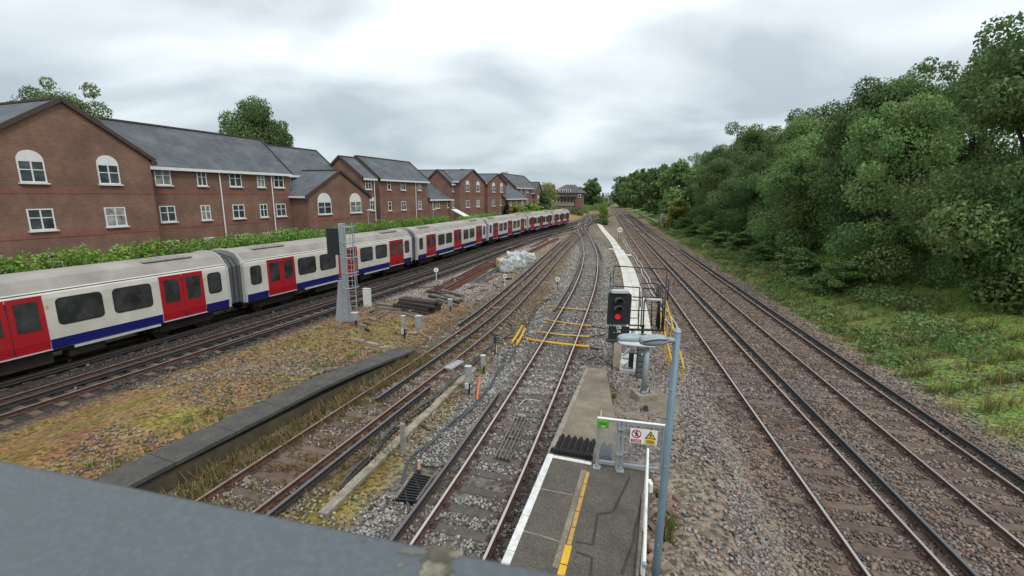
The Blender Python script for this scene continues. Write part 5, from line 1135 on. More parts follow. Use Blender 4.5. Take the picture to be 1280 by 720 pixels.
# concrete post
q = at(504, 568, GZ); t = thing('concrete_post', 'short grey concrete post beside the cable route', 'post', (q.x, q.y, gz(q.x, q.y)), -.2); mb = MB(); mb.bevbox((0, 0, .42), (.11, .10, 1.0), .012); mb.build('shaft', MT['concrete'], t); mb = MB(); mb.box((.065, 0, .42), (.025, .06, .98)); mb.build('channel', MT['galv'], t)
a_, b_ = at(599.6, 473, .25), at(596, 500, -.1); t = thing('orange_pipe', 'leaning orange plastic pipe beside the grey cable boxes', 'pipe', b_); mb = MB(); mb.tube([b_, a_], .045, 8); mb.build('tube', MT['orange'], t, True, True); mb = MB(); mb.tube([a_, a_ + Vector((0, 0, .03))], .05, 8); mb.build('end_collar', MT['orange'], t, True)
q = at(524, 590, -.12); t = thing('insulator', 'pale orange insulator standing by the black grating', 'insulator', q); mb = MB(); mb.tube([(0, 0, -.05), (0, 0, .09)], .05, 10); mb.build('foot', MT['chair'], t); mb = MB(); mb.tube([(0, 0, .09), (0, 0, .33)], [.042, .036], 10); mb.build('body', mat('glazed_insulator', (.58, .38, .24), .4), t)
# black grating left of the nearest track
q = [at(495, 624, -.06), at(521, 627, -.06), at(541, 598, -.06), at(516.5, 592.5, -.06)]; t = thing('black_grating', 'black ribbed grating panel left of the conductor rail', 'grating', q[0])
mb = MB(); mb.prism([v.xy for v in q], -.16, -.10); mb.build('base_sheet', MT['cover'], t, True)
for i in range(11): k = i / 10; mb = MB(); mb.bar(q[0].lerp(q[3], k), q[1].lerp(q[2], k), .035, .05); mb.build('rib', MT['cover'], t, True)
for a, b in ((q[0], q[3]), (q[1], q[2])): mb = MB(); mb.bar(a + Vector((0, 0, .01)), b + Vector((0, 0, .01)), .06, .09); mb.build('side_bar', MT['wood'], t, True)
# slatted grid between the rails
q = [at(619, 571, -.06), at(637, 576, -.06), at(661, 524, -.06), at(644.5, 521, -.06)]; t = thing('track_grid', 'rusty slatted grid lying between the rails of the nearest track', 'grid', q[0])
for i in range(5): k = i / 4; mb = MB(); mb.bar(q[0].lerp(q[1], k), q[3].lerp(q[2], k), .032, .04); mb.build('slat', MT['wood'], t, True)
for k in (.03, .48, .97): mb = MB(); mb.bar(q[0].lerp(q[3], k) - Vector((0, 0, .03)), q[1].lerp(q[2], k) - Vector((0, 0, .03)), .05, .03); mb.build('crossbar', MT['dark_metal'], t, True)
mb = MB(); p = at(652, 519.5, -.08); mb.bevbox(p, (.28, .14, .06), .02, TROT); mb.build('end_plate', MT['concrete'], t, True)
# conduits
def conduit(label, a, b, m, r=.05, z=-.07):
    A_, B_ = at(*a, z), at(*b, z); t = thing('cable_conduit', label, 'conduit', A_, 0, 'yellow conduits by the nearest track'); mb = MB(); mb.tube([A_, A_.lerp(B_, .5) + Vector((0, 0, -.03)), B_], r, 8); mb.build('tube', MT[m], t, True, True)
    for p, q_ in ((A_, B_), (B_, A_)): d_ = (q_ - p).normalized(); mb = MB(); mb.tube([p - d_ * .02, p + d_ * .08], r * 1.25, 8); mb.build('collar', MT[m], t, True)
conduit('farthest faded yellow conduit crossing under the nearest track', (685, 382.5), (733, 387.5), 'conduit_dull', .045)
conduit('faded yellow conduit, second from the far end, crossing the nearest track', (681, 399.5), (738, 407.5), 'conduit_dull', .05)
conduit('faded yellow conduit, second from the near end, crossing the nearest track', (673, 415), (736, 421), 'conduit_dull', .05)
conduit('bright yellow conduit crossing the nearest track nearest the platform', (659, 424), (736, 433.5), 'conduit', .062)
conduit('short yellow conduit lying along the cables, left of the pair', (652.5, 408), (640, 428), 'yellow', .055, -.02)
conduit('short yellow conduit lying along the cables, right of the pair', (656.5, 411), (646, 430), 'yellow', .055, -.02)
cable('black cable from the nearest conduit into the gravel right of the track', [(736, 433), (748, 436), (755, 437)], .03)
cable('black cable curving from a conduit up to the signal foot', [(736, 421), (750, 418.5), (762, 412)], .025)
cable('black cable from the second conduit towards the signal', [(738, 407), (752, 409), (762, 414)], .022)
cable('black cable looping past the end of the ramp to the signal base', [(728, 455), (738, 447), (748, 444), (760, 452), (772, 458), (784, 462)], .022)
cable('thin cable crossing the gravel right of the nearest track', [(740, 388), (752, 389), (762, 390)], .02)
cable('black cable joining the left ends of the conduits', [(659, 424), (640, 421), (626, 424)], .028)
cable('grey cable on the left of the pair beside the conductor rail', [(512, 638), (507, 618), (504.5, 603), (506, 583), (517.5, 566.5), (533, 555), (547, 541), (560, 531), (580, 515), (590, 507), (611, 481.5), (622, 463), (628, 450), (640, 428)], .036, 'cable')
cable('grey cable on the right of the pair beside the conductor rail', [(527, 622), (521.5, 605), (518, 590), (519.5, 576), (528, 563), (541, 551), (556, 538), (570, 527), (592, 508.5), (613.5, 482), (626, 461), (636, 450), (646, 430)], .036, 'cable')
cable('dark cable climbing from the yellow conduits to the conductor rail end', [(656.5, 410), (667, 393), (675, 382), (683, 376), (697, 371)], .032)
cable('second dark cable beside the one climbing to the conductor rail', [(652, 408.5), (662, 396), (671, 382), (681, 374.5), (694, 370)], .026)
cable('thick black cable along the trough, left of two', [(425, 606), (438, 591), (478, 548), (501, 524), (538, 499.5), (560, 481), (581, 460.5), (596, 446), (614, 432), (628, 423), (639, 416), (641, 408), (634, 401)], .045, 'cable')
cable('thick black cable along the trough, right of two', [(428, 610), (440, 597), (480, 552), (503, 529), (541, 503), (562, 485), (583, 463), (598, 449), (612, 437)], .04, 'cable_black')
cable('thin black loop of cable under the concrete post', [(511, 525), (520, 529), (529, 531), (541, 537)], .018)
cable('loop of cable from the pair to the conductor rail', [(526, 579), (537, 582), (548, 583), (556, 581)], .018)
cable('pale rope lying across the sleepers of the nearest track', [(648, 506), (660, 497.5), (672, 499), (684, 499)], .014, 'grey_light')
cable('dark cable crossing the pink gravel by the speed sign 15', [(516, 359), (530, 359.5), (541, 358), (552, 353), (560, 349)], .03)
cable('dark cable across the gravel from the timber pile towards the dark track', [(531, 365), (545, 358), (560, 350), (572, 346), (590, 337)], .035)
cable('thin pale cable from the grey cabinet to the rusty siding', [(525, 410), (530, 417), (540, 419), (556, 420)], .014, 'grey_light')
for (px, py) in ((517, 355), (506, 359)):
    q = at(px, py, -.1); t = thing('yellow_clamp', 'small yellow cable clamp on the gravel beside the dark track', 'clamp', q, .2, 'yellow cable clamps'); mb = MB(); mb.bevbox((0, 0, 0), (.42, .2, .12), .03); mb.build('body', MT['yellow'], t); mb = MB(); mb.box((0, 0, .07), (.1, .24, .03)); mb.build('strap', MT['dark_metal'], t)
# cable trough
tl = spline([at(px, py, -.1).xy for px, py in ((420, 627), (438, 609), (478, 570), (505, 544), (551, 499), (575, 476), (600, 455))], .9, 12); t = thing('cable_trough', 'line of worn concrete cable trough lids beside the rusty siding', 'cable trough', (tl[0].x, tl[0].y, -.2)); T_ = tangents(tl); me_t = None
for p, d_ in zip(tl, T_):
    if me_t is None: mb = MB(); mb.bevbox((0, 0, 0), (.24, .885, .12), .012); o = mb.build('trough_lid', MT['concrete'], t); me_t = o.data
    else: o = inst('trough_lid', me_t, t)
    o.location = (p.x - t.location.x, p.y - t.location.y, .07 + random.uniform(-.02, .02)); o.rotation_euler = (random.uniform(-.02, .02), random.uniform(-.03, .03), math.atan2(d_.y, d_.x) - PI / 2 + random.uniform(-.03, .03))
# grey plank box by the siding
t = thing('plank_box', 'grey plank cover on blocks beside the rusty siding', 'plank cover', at(568, 459, -.1), math.radians(-25)); mb = MB(); mb.bevbox((0, 0, .10), (.34, .95, .07), .01); mb.build('plank', MT['box_grey'], t)
for y in (-.35, .35): mb = MB(); mb.bevbox((.02, y, -.0), (.3, .16, .15), .02); mb.build('block', MT['concrete'], t)
# old platform edge on the left
t = thing('old_platform', 'dark disused platform edge slabs beside the rusty siding', 'platform', (0, 0, 0))
def oz(y): return .50 - .40 * min(max((y - 14.6) / 4.1, 0), 1)
ea, eb = at(438, 467, .5), at(520, 436, .12); ba = at(438, 454, .5); d_ = (Vector(eb.xy) - Vector(ea.xy)).normalized(); nrm = Vector((-d_.y, d_.x)); k = -9.0; Lp = (eb.xy - ea.xy).length
while k < Lp - .1:
    e_ = min(k + 1.55, Lp); a, b = ea.xy + d_ * k, ea.xy + d_ * (e_ - .02); mb = MB(); w0, w1 = .95, .95
    P4 = [a, b, b + nrm * w1, a + nrm * w0]; zz = [oz(v.y) for v in P4]; mb.prism(P4, [z - .10 for z in zz], zz); mb.build('edge_slab', MT['dark_slab'], t); k += 1.55
mb = MB(); a, b = ea.xy - d_ * 9 + nrm * .10, eb.xy + nrm * .10; mb.prism([a, b, b + nrm * .3, a + nrm * .3], -.4, [.395, .0, .0, .395]); mb.build('brick_face', MT['soil'], t)
for i, (p, q_) in enumerate((((441, 416.5), (455, 419.5)), ((457, 420), (473, 423.5)), ((475, 424.5), (486, 426.5)), ((489, 427), (500, 428.5)))):
    A_, B_ = at(*p, .25), at(*q_, .2); A_.z = gz(A_.x, A_.y) + .05; B_.z = gz(B_.x, B_.y) + .05; t = thing('kerb_stone', 'pale kerb stone in the broken row across the mossy ground', 'kerb stone', A_, 0, 'pale kerb stones across the mossy ground'); mb = MB(); mb.bar(A_, B_, .17, .14); mb.build('stone', MT['concrete'], t, True)
# ladder mast at the left
q = at(436, 403, GZ); t = thing('ladder_mast', 'grey steel mast with a hooped ladder standing by the train', 'mast', (q.x, q.y, GZ))
mb = MB(); mb.extr([(-.75, 0), (.24, 0), (-.12, 2.3), (-.45, 2.3)], (0, .05, 0), (1, 0, 0), (0, 0, 1), (0, .16, 0)); mb.build('foot_plate', MT['galv'], t)
mb = MB(); mb.box((-.12, .13, 2.7), (.26, .26, 5.3)); mb.build('mast', MT['galv'], t)
for x in (.14, .52): mb = MB(); mb.box((x, -.1, 3.1), (.05, .05, 4.6)); mb.build('stile', MT['galv'], t)
for i in range(16): mb = MB(); mb.tube([(.14, -.1, .95 + i * .28), (.52, -.1, .95 + i * .28)], .014, 6); mb.build('rung', MT['galv'], t)
for i in range(5):
    z = 2.05 + i * .80; mb = MB(); pts = [(.33 + .40 * math.cos(PI * 1.0 * j / 14), -.12 - .62 * math.sin(PI * j / 14), z) for j in range(15)]; mb.tube(pts, .024, 6); mb.build('hoop', MT['galv'], t)
for a in (.12, .31, .5, .69, .88): mb = MB(); x, y = .33 + .40 * math.cos(PI * a), -.12 - .62 * math.sin(PI * a); mb.tube([(x, y, 2.05), (x, y, 2.05 + 4 * .80)], .016, 5); mb.build('cage_bar', MT['galv'], t)
mb = MB(); mb.box((-.60, .1, 4.4), (.62, .16, 1.4)); mb.build('signal_back', MT['signal_black'], t)
# timbers and rails
def beam(label, a, b, w, h, m, z=0, name='timber_beam', cat='timber', group=None):
    A_, B_ = at(*a, GZ), at(*b, GZ); A_.z = gz(A_.x, A_.y) + z + h / 2; B_.z = gz(B_.x, B_.y) + z + h / 2
    mb = MB(); c = A_.lerp(B_, .5); d_ = B_ - A_; mb.bevbox((0, 0, 0), (d_.length, w, h), min(w, h) * .08); o = mb.build(name, MT[m]); o.location = c; o.rotation_euler = (random.uniform(-.05, .05), -math.asin(d_.z / d_.length), math.atan2(d_.y, d_.x)); return tag(o, label, cat, group)
gp = 'black timbers in the pile'
pc = at(516, 389, GZ); pdx = (at(546, 386, GZ) - at(489, 380, GZ)); pdx.z = 0; pdx.normalize(); pdy = Vector((-pdx.y, pdx.x, 0)); r_ = random.Random(9)
for lay, n in ((0, 6), (1, 5), (2, 4), (3, 2)):
    for i in range(n):
        c = pc + pdx * r_.uniform(-.22, .22) + pdy * ((i - (n - 1) / 2) * .29 + .55); mb = MB(); mb.bevbox((0, 0, 0), (2.6 + r_.uniform(-.2, .1), .255, .14), .015); o = mb.build('timber_beam', MT['wood_black']); o.location = (c.x, c.y, gz(c.x, c.y) + .07 + lay * .155); o.rotation_euler = (r_.uniform(-.08, .08), r_.uniform(-.04, .04), math.atan2(pdx.y, pdx.x) + r_.uniform(-.09, .09))
        lb = {0: 'black creosoted timber at the bottom of the pile', 1: 'black creosoted timber in the second layer of the pile', 2: 'black creosoted timber in the third layer of the pile', 3: 'black creosoted timber on top of the pile'}[lay]
        tag(o, lb, 'timber', gp)
beam('pale grey timber lying left of the black pile', (471, 382.5), (499, 386), .30, .16, 'wood', .10)
beam('second grey timber under the pale one left of the black pile', (473, 385), (502, 389), .28, .14, 'wood', 0)
for i, (a, b, m) in enumerate([((541, 366), (576, 377), 'wood'), ((536, 371), (574, 381), 'wood_black'), ((552, 366), (580, 372), 'wood'), ((546, 376), (571, 384), 'wood'), ((534, 366), (556, 370), 'wood_black'), ((560, 380), (580, 377), 'wood')]):
    beam('loose %s plank in the scatter right of the black pile' % ('brown grey' if m == 'wood' else 'blackened'), a, b, .2, .13, m, .02 + .05 * (i % 3), 'loose_plank', 'plank', 'loose planks right of the black pile')
for i, (a, b) in enumerate([((470, 396), (483, 388)), ((474, 398), (488, 389)), ((466, 394), (476, 387)), ((478, 396), (486, 391)), ((497, 391), (516, 396)), ((462, 398), (470, 401)), ((500, 388), (523, 393)), ((585, 377), (597, 368.5)), ((594, 372), (602, 366))]):
    beam('broken pale plank lying in the brown rubble', a, b, .14, .05, 'wood', .03, 'broken_plank', 'plank', 'broken planks in the rubble')
r_ = random.Random(77)
for i in range(26):
    px, py = (r_.uniform(452, 560), r_.uniform(386, 424)) if i % 2 else (r_.uniform(560, 640), r_.uniform(346, 392))
    a_ = r_.uniform(-.5, .5) if i % 3 else r_.uniform(1.9, 2.8); l_ = r_.uniform(5, 14); m = r_.choice(('wood', 'wood_black', 'rust', 'concrete'))
    if py > 400 and px > 528: continue
    beam({'wood': 'short piece of grey timber debris on the storage ground', 'wood_black': 'short piece of black timber debris on the storage ground', 'rust': 'short piece of rusty scrap on the storage ground', 'concrete': 'pale broken concrete piece on the storage ground'}[m], (px, py), (px + l_ * math.cos(a_), py - l_ * .45 * math.sin(a_)), r_.uniform(.08, .22), r_.uniform(.05, .14), m, .01, 'debris_piece', 'debris', 'debris on the storage ground')
def rail_piece(label, a, b, m='rust', group='rusty rail lengths on the storage ground', z=0.0):
    A_, B_ = at(*a, GZ), at(*b, GZ); P = [Vector((0, 0)), Vector(((B_ - A_).x / 2, (B_ - A_).y / 2)), Vector(((B_ - A_).x, (B_ - A_).y))]; mb = MB(); sweep(mb, P, RAILP, .0); o = mb.build('rail_length', MT[m]); o.location = (A_.x, A_.y, gz(A_.x, A_.y) + .16 + z); return tag(o, label, 'rail', group)
for i, (a, b) in enumerate([((543, 364), (622, 321.5)), ((546, 364.5), (625, 322.5)), ((550, 365), (627, 324)), ((554, 365), (629, 326)), ((558, 365.5), (626, 329.5)), ((562, 365), (610, 341)), ((575, 357), (600, 345)), ((579, 356.5), (603, 345.5)), ((583, 355.5), (606, 345))]):
    rail_piece('long rusty rail lying in the stack beside the dark track' if i < 5 else 'shorter rusty rail on the right side of the stack', a, b, z=0 if i % 3 else .05)
for a, b in [((660, 316), (697, 298)), ((664, 316), (699, 299)), ((668, 313), (690, 302.5)), ((663, 310), (684, 299.5)), ((666, 309), (686, 300))]: rail_piece('rusty rail lying in the gravel beyond the white bags', a, b, group='rusty rails beyond the bags')
for k, (a, b) in enumerate([((586, 361.5), (619, 345)), ((589, 362), (621, 346))]): beam('orange brown rusty bar right of the rail stack', a, b, .10, .08, 'orange' if False else 'rust', .02, 'steel_bar', 'steel bar', 'orange brown rusty bars')
for k, (a, b, r) in enumerate([((588, 356), (628, 332), .09), ((592, 356.5), (630, 334.5), .07)]):
    A_, B_ = at(*a, GZ), at(*b, GZ); A_.z = B_.z = GZ + .12; t = thing('grey_pipe', ('thicker' if k == 0 else 'thinner') + ' dark grey pipe lying beside the rusty rails', 'pipe', A_); mb = MB(); mb.tube([A_, B_], r, 8); mb.build('tube', MT['concrete_mast'], t, True, True); mb = MB(); mb.tube([B_, B_ + (B_ - A_).normalized() * .12], r * 1.25, 8); mb.build('socket', MT['dark_metal'], t, True)
# white bags
def bag(label, px, py, w, d, h, m, seed, rz=0):
    q = at(px, py, GZ); r = random.Random(seed); bm = bmesh.new(); bmesh.ops.create_cube(bm, size=1); bmesh.ops.subdivide_edges(bm, edges=bm.edges[:], cuts=5, use_grid_fill=True)
    for v in bm.verts:
        p = v.co * 2; k = 1 / max((abs(p.x) ** 5 + abs(p.y) ** 5 + abs(p.z) ** 5) ** .2, .01) * max(abs(p.x), abs(p.y), abs(p.z)); p = p * k
        n = vnoise(np.array([p.x * 1.9 + seed * 7.7]), np.array([p.y * 1.9 + p.z * 2.3 + seed]), 1.0)[0] - .5; n2 = vnoise(np.array([p.x * 5 + seed * 3.1]), np.array([p.y * 5 + p.z * 6]), 1.0)[0] - .5
        v.co = Vector((p.x * w / 2 * (1 + .30 * n + .14 * n2), p.y * d / 2 * (1 + .30 * n + .14 * n2), (p.z * .5 + .5) * h * (1 + .45 * n + .2 * n2)))
        if p.z > .7: v.co.z -= h * .14 * (1 - abs(p.x)); v.co.x *= .88
    me = bpy.data.meshes.new('sack'); bm.to_mesh(me); bm.free(); me.materials.append(MT[m]); t = thing('builders_bag', label, 'bag', (q.x, q.y, GZ), rz, 'bags on the storage ground'); inst('sack', me, t)
    mb = MB()
    for s_ in (-1, 1): mb.tube([(s_ * w * .3 - .12, -d * .44, h * .88), (s_ * w * .3 - .09, -d * .53, h * .66), (s_ * w * .3 + .09, -d * .53, h * .66), (s_ * w * .3 + .12, -d * .44, h * .88)], .022, 5)
    mb.build('strap', MT['bag'] if seed % 2 else MT['dark_metal'], t)['kind'] = 'stuff'
bag('large white woven bag with dark strap, leftmost of the bags', 633, 340.5, 1.2, 1.0, 1.25, 'bag', 2, .2)
bag('crumpled white bag in the middle of the heap', 645, 335.5, 1.15, 1.0, 1.1, 'bag', 3, .5)
bag('white bag behind the crumpled one, highest of the heap', 649.5, 329.5, 1.3, 1.1, 1.25, 'bag', 5, -.2)
bag('white bag at the far right of the heap', 662, 328.5, 1.2, 1.0, 1.0, 'bag', 7, .1)
bag('small slumped white bag at the foot of the heap', 652, 334, .9, .8, .7, 'bag', 9, .9)
bag('half hidden white bag at the back of the heap', 641, 331, 1.1, 1.0, 1.2, 'bag', 11, .3)
bag('yellowish bag behind the leftmost white bag', 626.5, 334.5, .9, .8, .9, 'bag_yellow', 4, .3)
# small grey cabinet by the bank
q = at(828, 285.5, .0); t = thing('signal_cabinet', 'small grey signal cabinet on legs at the foot of the bank', 'cabinet', (q.x, q.y, gz(q.x, q.y)))
mb = MB(); mb.bevbox((0, 0, 2.4), (1.1, .7, 1.5), .05); mb.build('housing', MT['box_grey'], t); mb = MB(); mb.box((.05, -.37, 2.35), (.75, .05, 1.1)); mb.build('dark_face', MT['signal_black'], t); mb = MB(); mb.box((.05, -.40, 2.15), (.6, .03, .3)); mb.build('red_panel', MT['sign_red'], t)
for x in (-.4, .4): mb = MB(); mb.box((x, 0, .8), (.1, .1, 1.8)); mb.build('leg', MT['wood'], t)
q = at(834.5, 281, .2); t = thing('equipment_cabinet', 'plain grey cabinet right of the small signal cabinet', 'cabinet', (q.x, q.y, gz(q.x, q.y))); mb = MB(); mb.bevbox((0, 0, 1.2), (.9, .7, 2.4), .04); mb.build('housing', MT['box_grey'], t); mb = MB(); mb.box((0, -.36, 1.2), (.7, .03, 2.0)); mb.build('door', MT['galv'], t)
# concrete trough along the bank
bl_ = offset(T5, 7.9); P = sub(bl_, 88, 205); t = thing('bank_trough', 'pale concrete cable route along the grassy bank', 'cable trough', (P[0].x, P[0].y, 0)); hh = gheight(np.array([p.x for p in P]), np.array([p.y for p in P]))
for (a, b, za, zb) in zip(P[::2], P[2::2], hh[::2], hh[2::2]): mb = MB(); mb.bar((a.x, a.y, za + .25), (b.x, b.y, zb + .25), .35, .3); mb.build('trough_length', MT['concrete'], t, True)
# platform end of the far gantry posts, street lamps by the houses
def street_lamp(label, px, py, y, h=4.6):
    z = PY(px, py, y).z; x = at_y(px, y).x; t = thing('street_lamp', label, 'street lamp', (x, y, HGZ), .5, 'street lamps in front of the houses'); mb = MB(); mb.tube([(0, 0, -.3), (0, 0, z - HGZ)], [.07, .045], 8); mb.build('post', MT['lamp_grey'], t); mb = MB(); shell(mb, (-.1, 0, z - HGZ + .03), (.55, 0, z - HGZ + .07), .26, .11); mb.build('lantern', MT['grey_light'], t, False, True)
street_lamp('street lamp in front of the low arched brick gable', 461, 263.5, 47); street_lamp('street lamp before the low wing right of the long roofed house', 541.5, 262.5, 66); street_lamp('street lamp beside the dark conifer', 624, 257, 92); street_lamp('street lamp by the yellow green tree', 688, 251.5, 122)
for px, y, h in ((761, 330, 9), (757, 300, 8)):
    x = at_y(px, y).x; t = thing('line_post', 'thin pale post beside the far tracks at the horizon', 'post', (x, y, 0), 0, 'pale posts at the horizon'); mb = MB(); mb.tube([(0, 0, -.3), (0, 0, h)], .16, 6); mb.build('shaft', MT['grey_light'], t); mb = MB(); mb.box((0, 0, h), (1.2, .2, .2)); mb.build('arm', MT['grey_light'], t)

# parapet of the bridge the view is taken from
pA, pB = Vector((-.2195, .533)), Vector((.058, .467)); pd = (pB - pA).normalized(); pn = Vector((-pd.y, pd.x)); pA = pA + pn * .011; pB = pB + pn * .011; ztop = CAM_H - .45
t = thing('bridge_parapet', 'blue grey painted parapet coping of the bridge at the bottom edge', 'parapet', (0, 0, 0))
a, b = pA - pd * 2.5, pB + pd * 2.5; mb = MB(); sweep(mb, [a - pn * .21, b - pn * .21], [(-.21, -.05), (-.21, -.012), (-.195, 0), (.20, 0), (.21, -.012), (.21, -.05)][::-1], ztop); mb.build('coping', MT['coping'], t)
mb = MB(); sweep(mb, [a - pn * .21, b - pn * .21], [(-.12, -1.9), (.12, -1.9), (.12, -.055), (-.12, -.055)], ztop); mb.build('wall', MT['coping'], t)
dr = MT['stain'] = mat('bird_dropping', (.24, .22, .16), .8, 0, (.05, .047, .036), 30, 1.0)
dk = mat('dark_dropping', (.05, .048, .035), .8, 0, (.12, .105, .07), 40, .8)
def blotch(px, py, rx, ry, m, seed, name='dropping', z=.001):
    c = at(px, py, ztop); r = random.Random(seed); mb = MB(); n = 22; vs = [(c.x + rx * math.cos(2 * PI * i / n) * r.uniform(.65, 1.2), c.y + ry * math.sin(2 * PI * i / n) * r.uniform(.65, 1.2), ztop + z) for i in range(n)]
    mb.add(vs + [(v[0], v[1], ztop - .002) for v in vs], [tuple(range(n))] + [(i, n + i, n + (i + 1) % n, (i + 1) % n) for i in range(n)]); mb.build(name, m, t)
blotch(549, 700, .022, .030, dk, 1); blotch(541, 716, .018, .016, dr, 2, z=.002); blotch(570, 693, .010, .006, dr, 3, z=.0015); blotch(518, 690, .02, .006, mat('tan_stain', (.125, .122, .112), .7), 4, z=.0015); blotch(500, 707, .004, .003, dr, 5); blotch(455, 675, .003, .003, dr, 6)

# ---------------------------------------------------------------- ballast stones
def stones(n, x0, x1, y0, y1, s0, s1, seed, dens=None):
    r = np.random.default_rng(seed); X = r.uniform(x0, x1, n); Y = y0 + (y1 - y0) * r.random(n) ** 1.5
    d1, d2, d3, d4, d5 = fields(X, Y); keep = np.ones(n, bool)
    for d in (d1, d2, d3, d4, d5, d5 - 3.5):
        for o in (-.7525, .7525): keep &= np.abs(d - o) > .075
    keep &= ~((np.abs(d1 + 1.15) < .07) & ((Y < at(629, 487).y) | (Y > 25)))
    # right of the platform edge nothing; old platform nothing
    px_ = (X - pe0.x) * ed.y - (Y - pe0.y) * ed.x; keep &= ~((px_ > -.12) & (px_ < 2.7) & (Y < 9.6)); 
    rx = (X - pe1.x) * er.y - (Y - pe1.y) * er.x; keep &= ~((rx > -.12) & (rx < 1.35) & (Y >= 9.4) & (Y < 17.4))
    keep &= ~((px_ > 0) & (px_ < 3.8) & (Y < 9.6)) | (r.random(n) < .25)
    ox = (X - ea.x) * d0.y - (Y - ea.y) * d0.x; keep &= ~((ox < .05) & (ox > -1.0) & (Y < eb.y))
    keep &= np.abs(X) < 1.2 * Y + 3
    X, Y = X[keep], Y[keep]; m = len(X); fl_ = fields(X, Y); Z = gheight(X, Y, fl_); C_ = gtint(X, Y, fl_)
    # thinner cover on the sleeper heads of the nearest track is left to chance; soil and moss carry fewer stones
    onsl = np.zeros(m, bool); SL = np.array([q for q in SLEEPERS if y0 - 3 < q[1] < y1 + 3]); order = np.argsort(Y); step_ = 4000
    for i0 in range(0, m, step_):
        ix = order[i0:i0 + step_]; q = SL[(SL[:, 1] > Y[ix].min() - 2) & (SL[:, 1] < Y[ix].max() + 2)]
        if len(q) == 0: continue
        dx, dy = X[ix][:, None] - q[None, :, 0], Y[ix][:, None] - q[None, :, 1]; al = np.abs(dx * q[:, 2] + dy * q[:, 3]); ac = np.abs(dx * q[:, 3] - dy * q[:, 2]); onsl[ix] = ((al < .15) & (ac < 1.28)).any(1)
    moss = ((C_[:, 1] > C_[:, 0] * .80) & (C_[:, 2] < C_[:, 0] * .5)) | ((fl_[1] < -1.4) & (fl_[2] > 1.6) & (Y < 28 + 3 * np.sin(X)) & (r.random(m) < .75))
    k2 = (~moss | (r.random(m) < .25)) & (~onsl | (r.random(m) < .07)); X, Y, Z, C_ = X[k2], Y[k2], Z[k2], C_[k2]; m = len(X)
    base = np.array([(-1, -.2, -.5), (.2, -1, -.5), (1, .1, -.45), (-.1, 1, -.5), (-.6, -.5, .55), (.55, -.55, .5), (.6, .5, .6), (-.5, .6, .5)]); F4 = np.array([(3, 2, 1, 0), (4, 5, 6, 7), (0, 1, 5, 4), (1, 2, 6, 5), (2, 3, 7, 6), (3, 0, 4, 7)])
    V = base[None] + r.normal(scale=.17, size=(m, 8, 3)); sc = r.uniform(s0, s1, (m, 1, 1)) * r.uniform(.75, 1.25, (m, 1, 3)); V = V * sc * .5; a = r.uniform(0, 2 * PI, m); ca, sa = np.cos(a)[:, None], np.sin(a)[:, None]
    tl_ = r.normal(scale=.35, size=(m, 1)); Vx, Vz = V[..., 0] * np.cos(tl_) - V[..., 2] * np.sin(tl_), V[..., 0] * np.sin(tl_) + V[..., 2] * np.cos(tl_)
    Xr, Yr = Vx * ca - V[..., 1] * sa, Vx * sa + V[..., 1] * ca
    V = np.stack([Xr + X[:, None], Yr + Y[:, None], Vz + (Z + r.uniform(-.006, .030, m))[:, None]], -1)
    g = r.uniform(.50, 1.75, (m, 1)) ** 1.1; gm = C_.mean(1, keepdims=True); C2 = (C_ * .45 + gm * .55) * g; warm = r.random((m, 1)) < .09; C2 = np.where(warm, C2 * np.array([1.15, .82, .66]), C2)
    return V.reshape(-1, 3), (np.arange(m)[:, None, None] * 8 + F4[None]).reshape(-1, 4), np.repeat(C2, 8, 0)
d0 = d_ if False else (Vector(eb.xy) - Vector(ea.xy)).normalized()
for nm, args in (('near_ballast', (80000, -11, 16, 4.5, 17, .055, .105, 21)), ('middle_ballast', (52000, -17, 20, 15, 36, .06, .15, 22)), ('far_ballast', (22000, -16, 26, 34, 75, .08, .20, 23))):
    V, Fq, cc_ = stones(*args); o = inst(nm, np_mesh(nm, V, Fq, MT['stone'], cc_)); tag(o, 'loose ballast stones around the tracks', 'ballast', kind='stuff')
# weeds and grass tufts
def tufts(name, label, spots, m, h, seed, n_bl=9):
    r = np.random.default_rng(seed); Vs = []; tn = []
    for (x, y, s_) in spots:
        z = gz(x, y)
        for _ in range(n_bl):
            a = r.uniform(0, 2 * PI); l_ = h * s_ * r.uniform(.5, 1.2); w = .010 + .012 * r.random(); ox, oy = r.normal(scale=.08 * s_, size=2); dx, dy = math.cos(a), math.sin(a); lean = r.uniform(.15, .7) * l_
            Vs += [(x + ox - dy * w, y + oy + dx * w, z - .02), (x + ox + dy * w, y + oy - dx * w, z - .02), (x + ox + dx * lean + dy * w * .4, y + oy + dy * lean - dx * w * .4, z + l_ * .8), (x + ox + dx * lean * 1.3, y + oy + dy * lean * 1.3, z + l_)]
            c = r.random(3); tn += [c] * 4
    V = np.array(Vs); o = inst(name, np_mesh(name, V, np.arange(len(V)).reshape(-1, 4), MT[m], np.array(tn))); return tag(o, label, name.replace('_', ' '), kind='stuff')
r_ = random.Random(4); sp = []
for i in range(420):
    k = r_.uniform(-7, Lp); p = Vector(ea.xy) + d0 * k - nrm * r_.uniform(.1, 1.0); sp.append((p.x, p.y, r_.uniform(.4, 1.2)))
for i in range(500):
    y = 7 + 26 * r_.random() ** 1.3; p = min(T2, key=lambda q: abs(q.y - y)); o_ = r_.choice((-1.5, 1.4, 1.7, .1, -.3, .5)) + r_.uniform(-.3, .3); sp.append((p.x + o_, p.y + r_.uniform(-.7, .7), r_.uniform(.25, .8)))
tufts('dry_weeds', 'dry weeds along the rusty siding and old platform', sp, 'weed', .30, 6)
sp = []
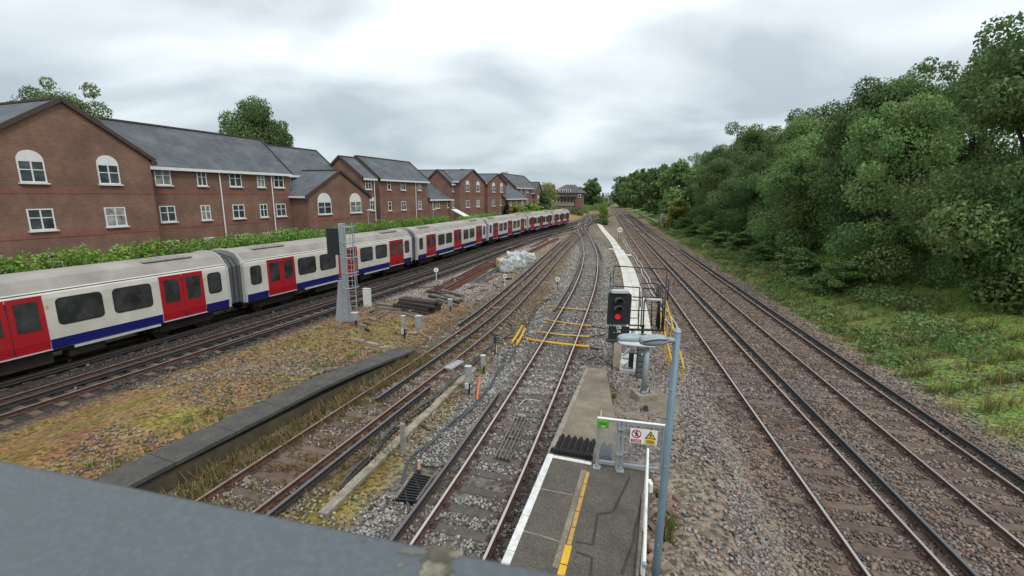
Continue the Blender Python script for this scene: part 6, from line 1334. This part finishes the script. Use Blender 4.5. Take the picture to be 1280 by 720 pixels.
for i in range(160): k = r_.uniform(-8, Lp * .8); p = Vector(ea.xy) + d0 * k + (-nrm * r_.uniform(.2, .9) if r_.random() < .6 else nrm * r_.uniform(.95, 2.0)); sp.append((p.x, p.y, r_.uniform(.4, 1.1)))
for (px, py) in ((752, 482), (764, 494), (762, 500), (752, 488), (768, 490), (742, 470), (826, 690), (830, 700), (832, 712), (836, 690), (826, 705), (818, 650), (566, 478), (468, 544), (485, 560)):
    for _ in range(6): q = at(px + r_.uniform(-4, 4), py + r_.uniform(-4, 4), .1); sp.append((q.x, q.y, r_.uniform(.35, .9)))
for i in range(1500):
    y = 14 + 110 * r_.random() ** 1.2; p = min(T6, key=lambda q: abs(q.y - y)); sp.append((p.x + r_.uniform(2.6, 10), p.y, r_.uniform(.8, 2.2)))
tufts('grass_tufts', 'green grass tufts on the bank and beside the platforms', sp, 'grass', .28, 8)
# brambles over the bank
r_ = random.Random(31); bl = []
for i in range(170):
    y = 18 + 130 * r_.random() ** 1.3; p = min(T6, key=lambda q: abs(q.y - y)); o_ = 2.9 + 6.5 * r_.random(); x = p.x + o_; k = r_.uniform(.35, 1.0) * (.6 + o_ * .06); bl.append((x, p.y, gz(x, p.y) + k * .25, k * 1.5, k * 1.6, k * .55))
V, Fq, tn = leaf_cloud(bl, 52000, .17, 33, shell=.5); o = inst('bramble_patch', np_mesh('bramble_patch', V, Fq, MT['leaf_a'], tn)); tag(o, 'brambles and weeds sprawling over the grassy bank', 'brambles', kind='stuff')
sp = []
for i in range(700):
    y = 12 + 60 * r_.random() ** 1.3; p = min(T6, key=lambda q: abs(q.y - y)); sp.append((p.x + r_.uniform(2.2, 9), p.y, r_.uniform(.8, 2.2)))
tufts('dead_stalks', 'dry stalks standing in the grass of the bank', sp, 'weed', .34, 18, 6)
# brick rubble behind the handrail
r_ = random.Random(12); mbk = None
for i in range(26):
    q = at(r_.uniform(812, 850), r_.uniform(615, 715), .75); mb = MB()
    if mbk is None: mb.bevbox((0, 0, 0), (.215, .10, .065), .008); o = mb.build('loose_brick', MT['rubble']); mbk = o.data
    else: o = inst('loose_brick', mbk)
    o.location = (q.x, q.y, gz(q.x, q.y) + .03); o.rotation_euler = (r_.uniform(-.4, .4), r_.uniform(-.4, .4), r_.uniform(0, 3.1)); tag(o, 'loose brown brick in the rubble behind the white handrail', 'brick', 'loose bricks behind the handrail')
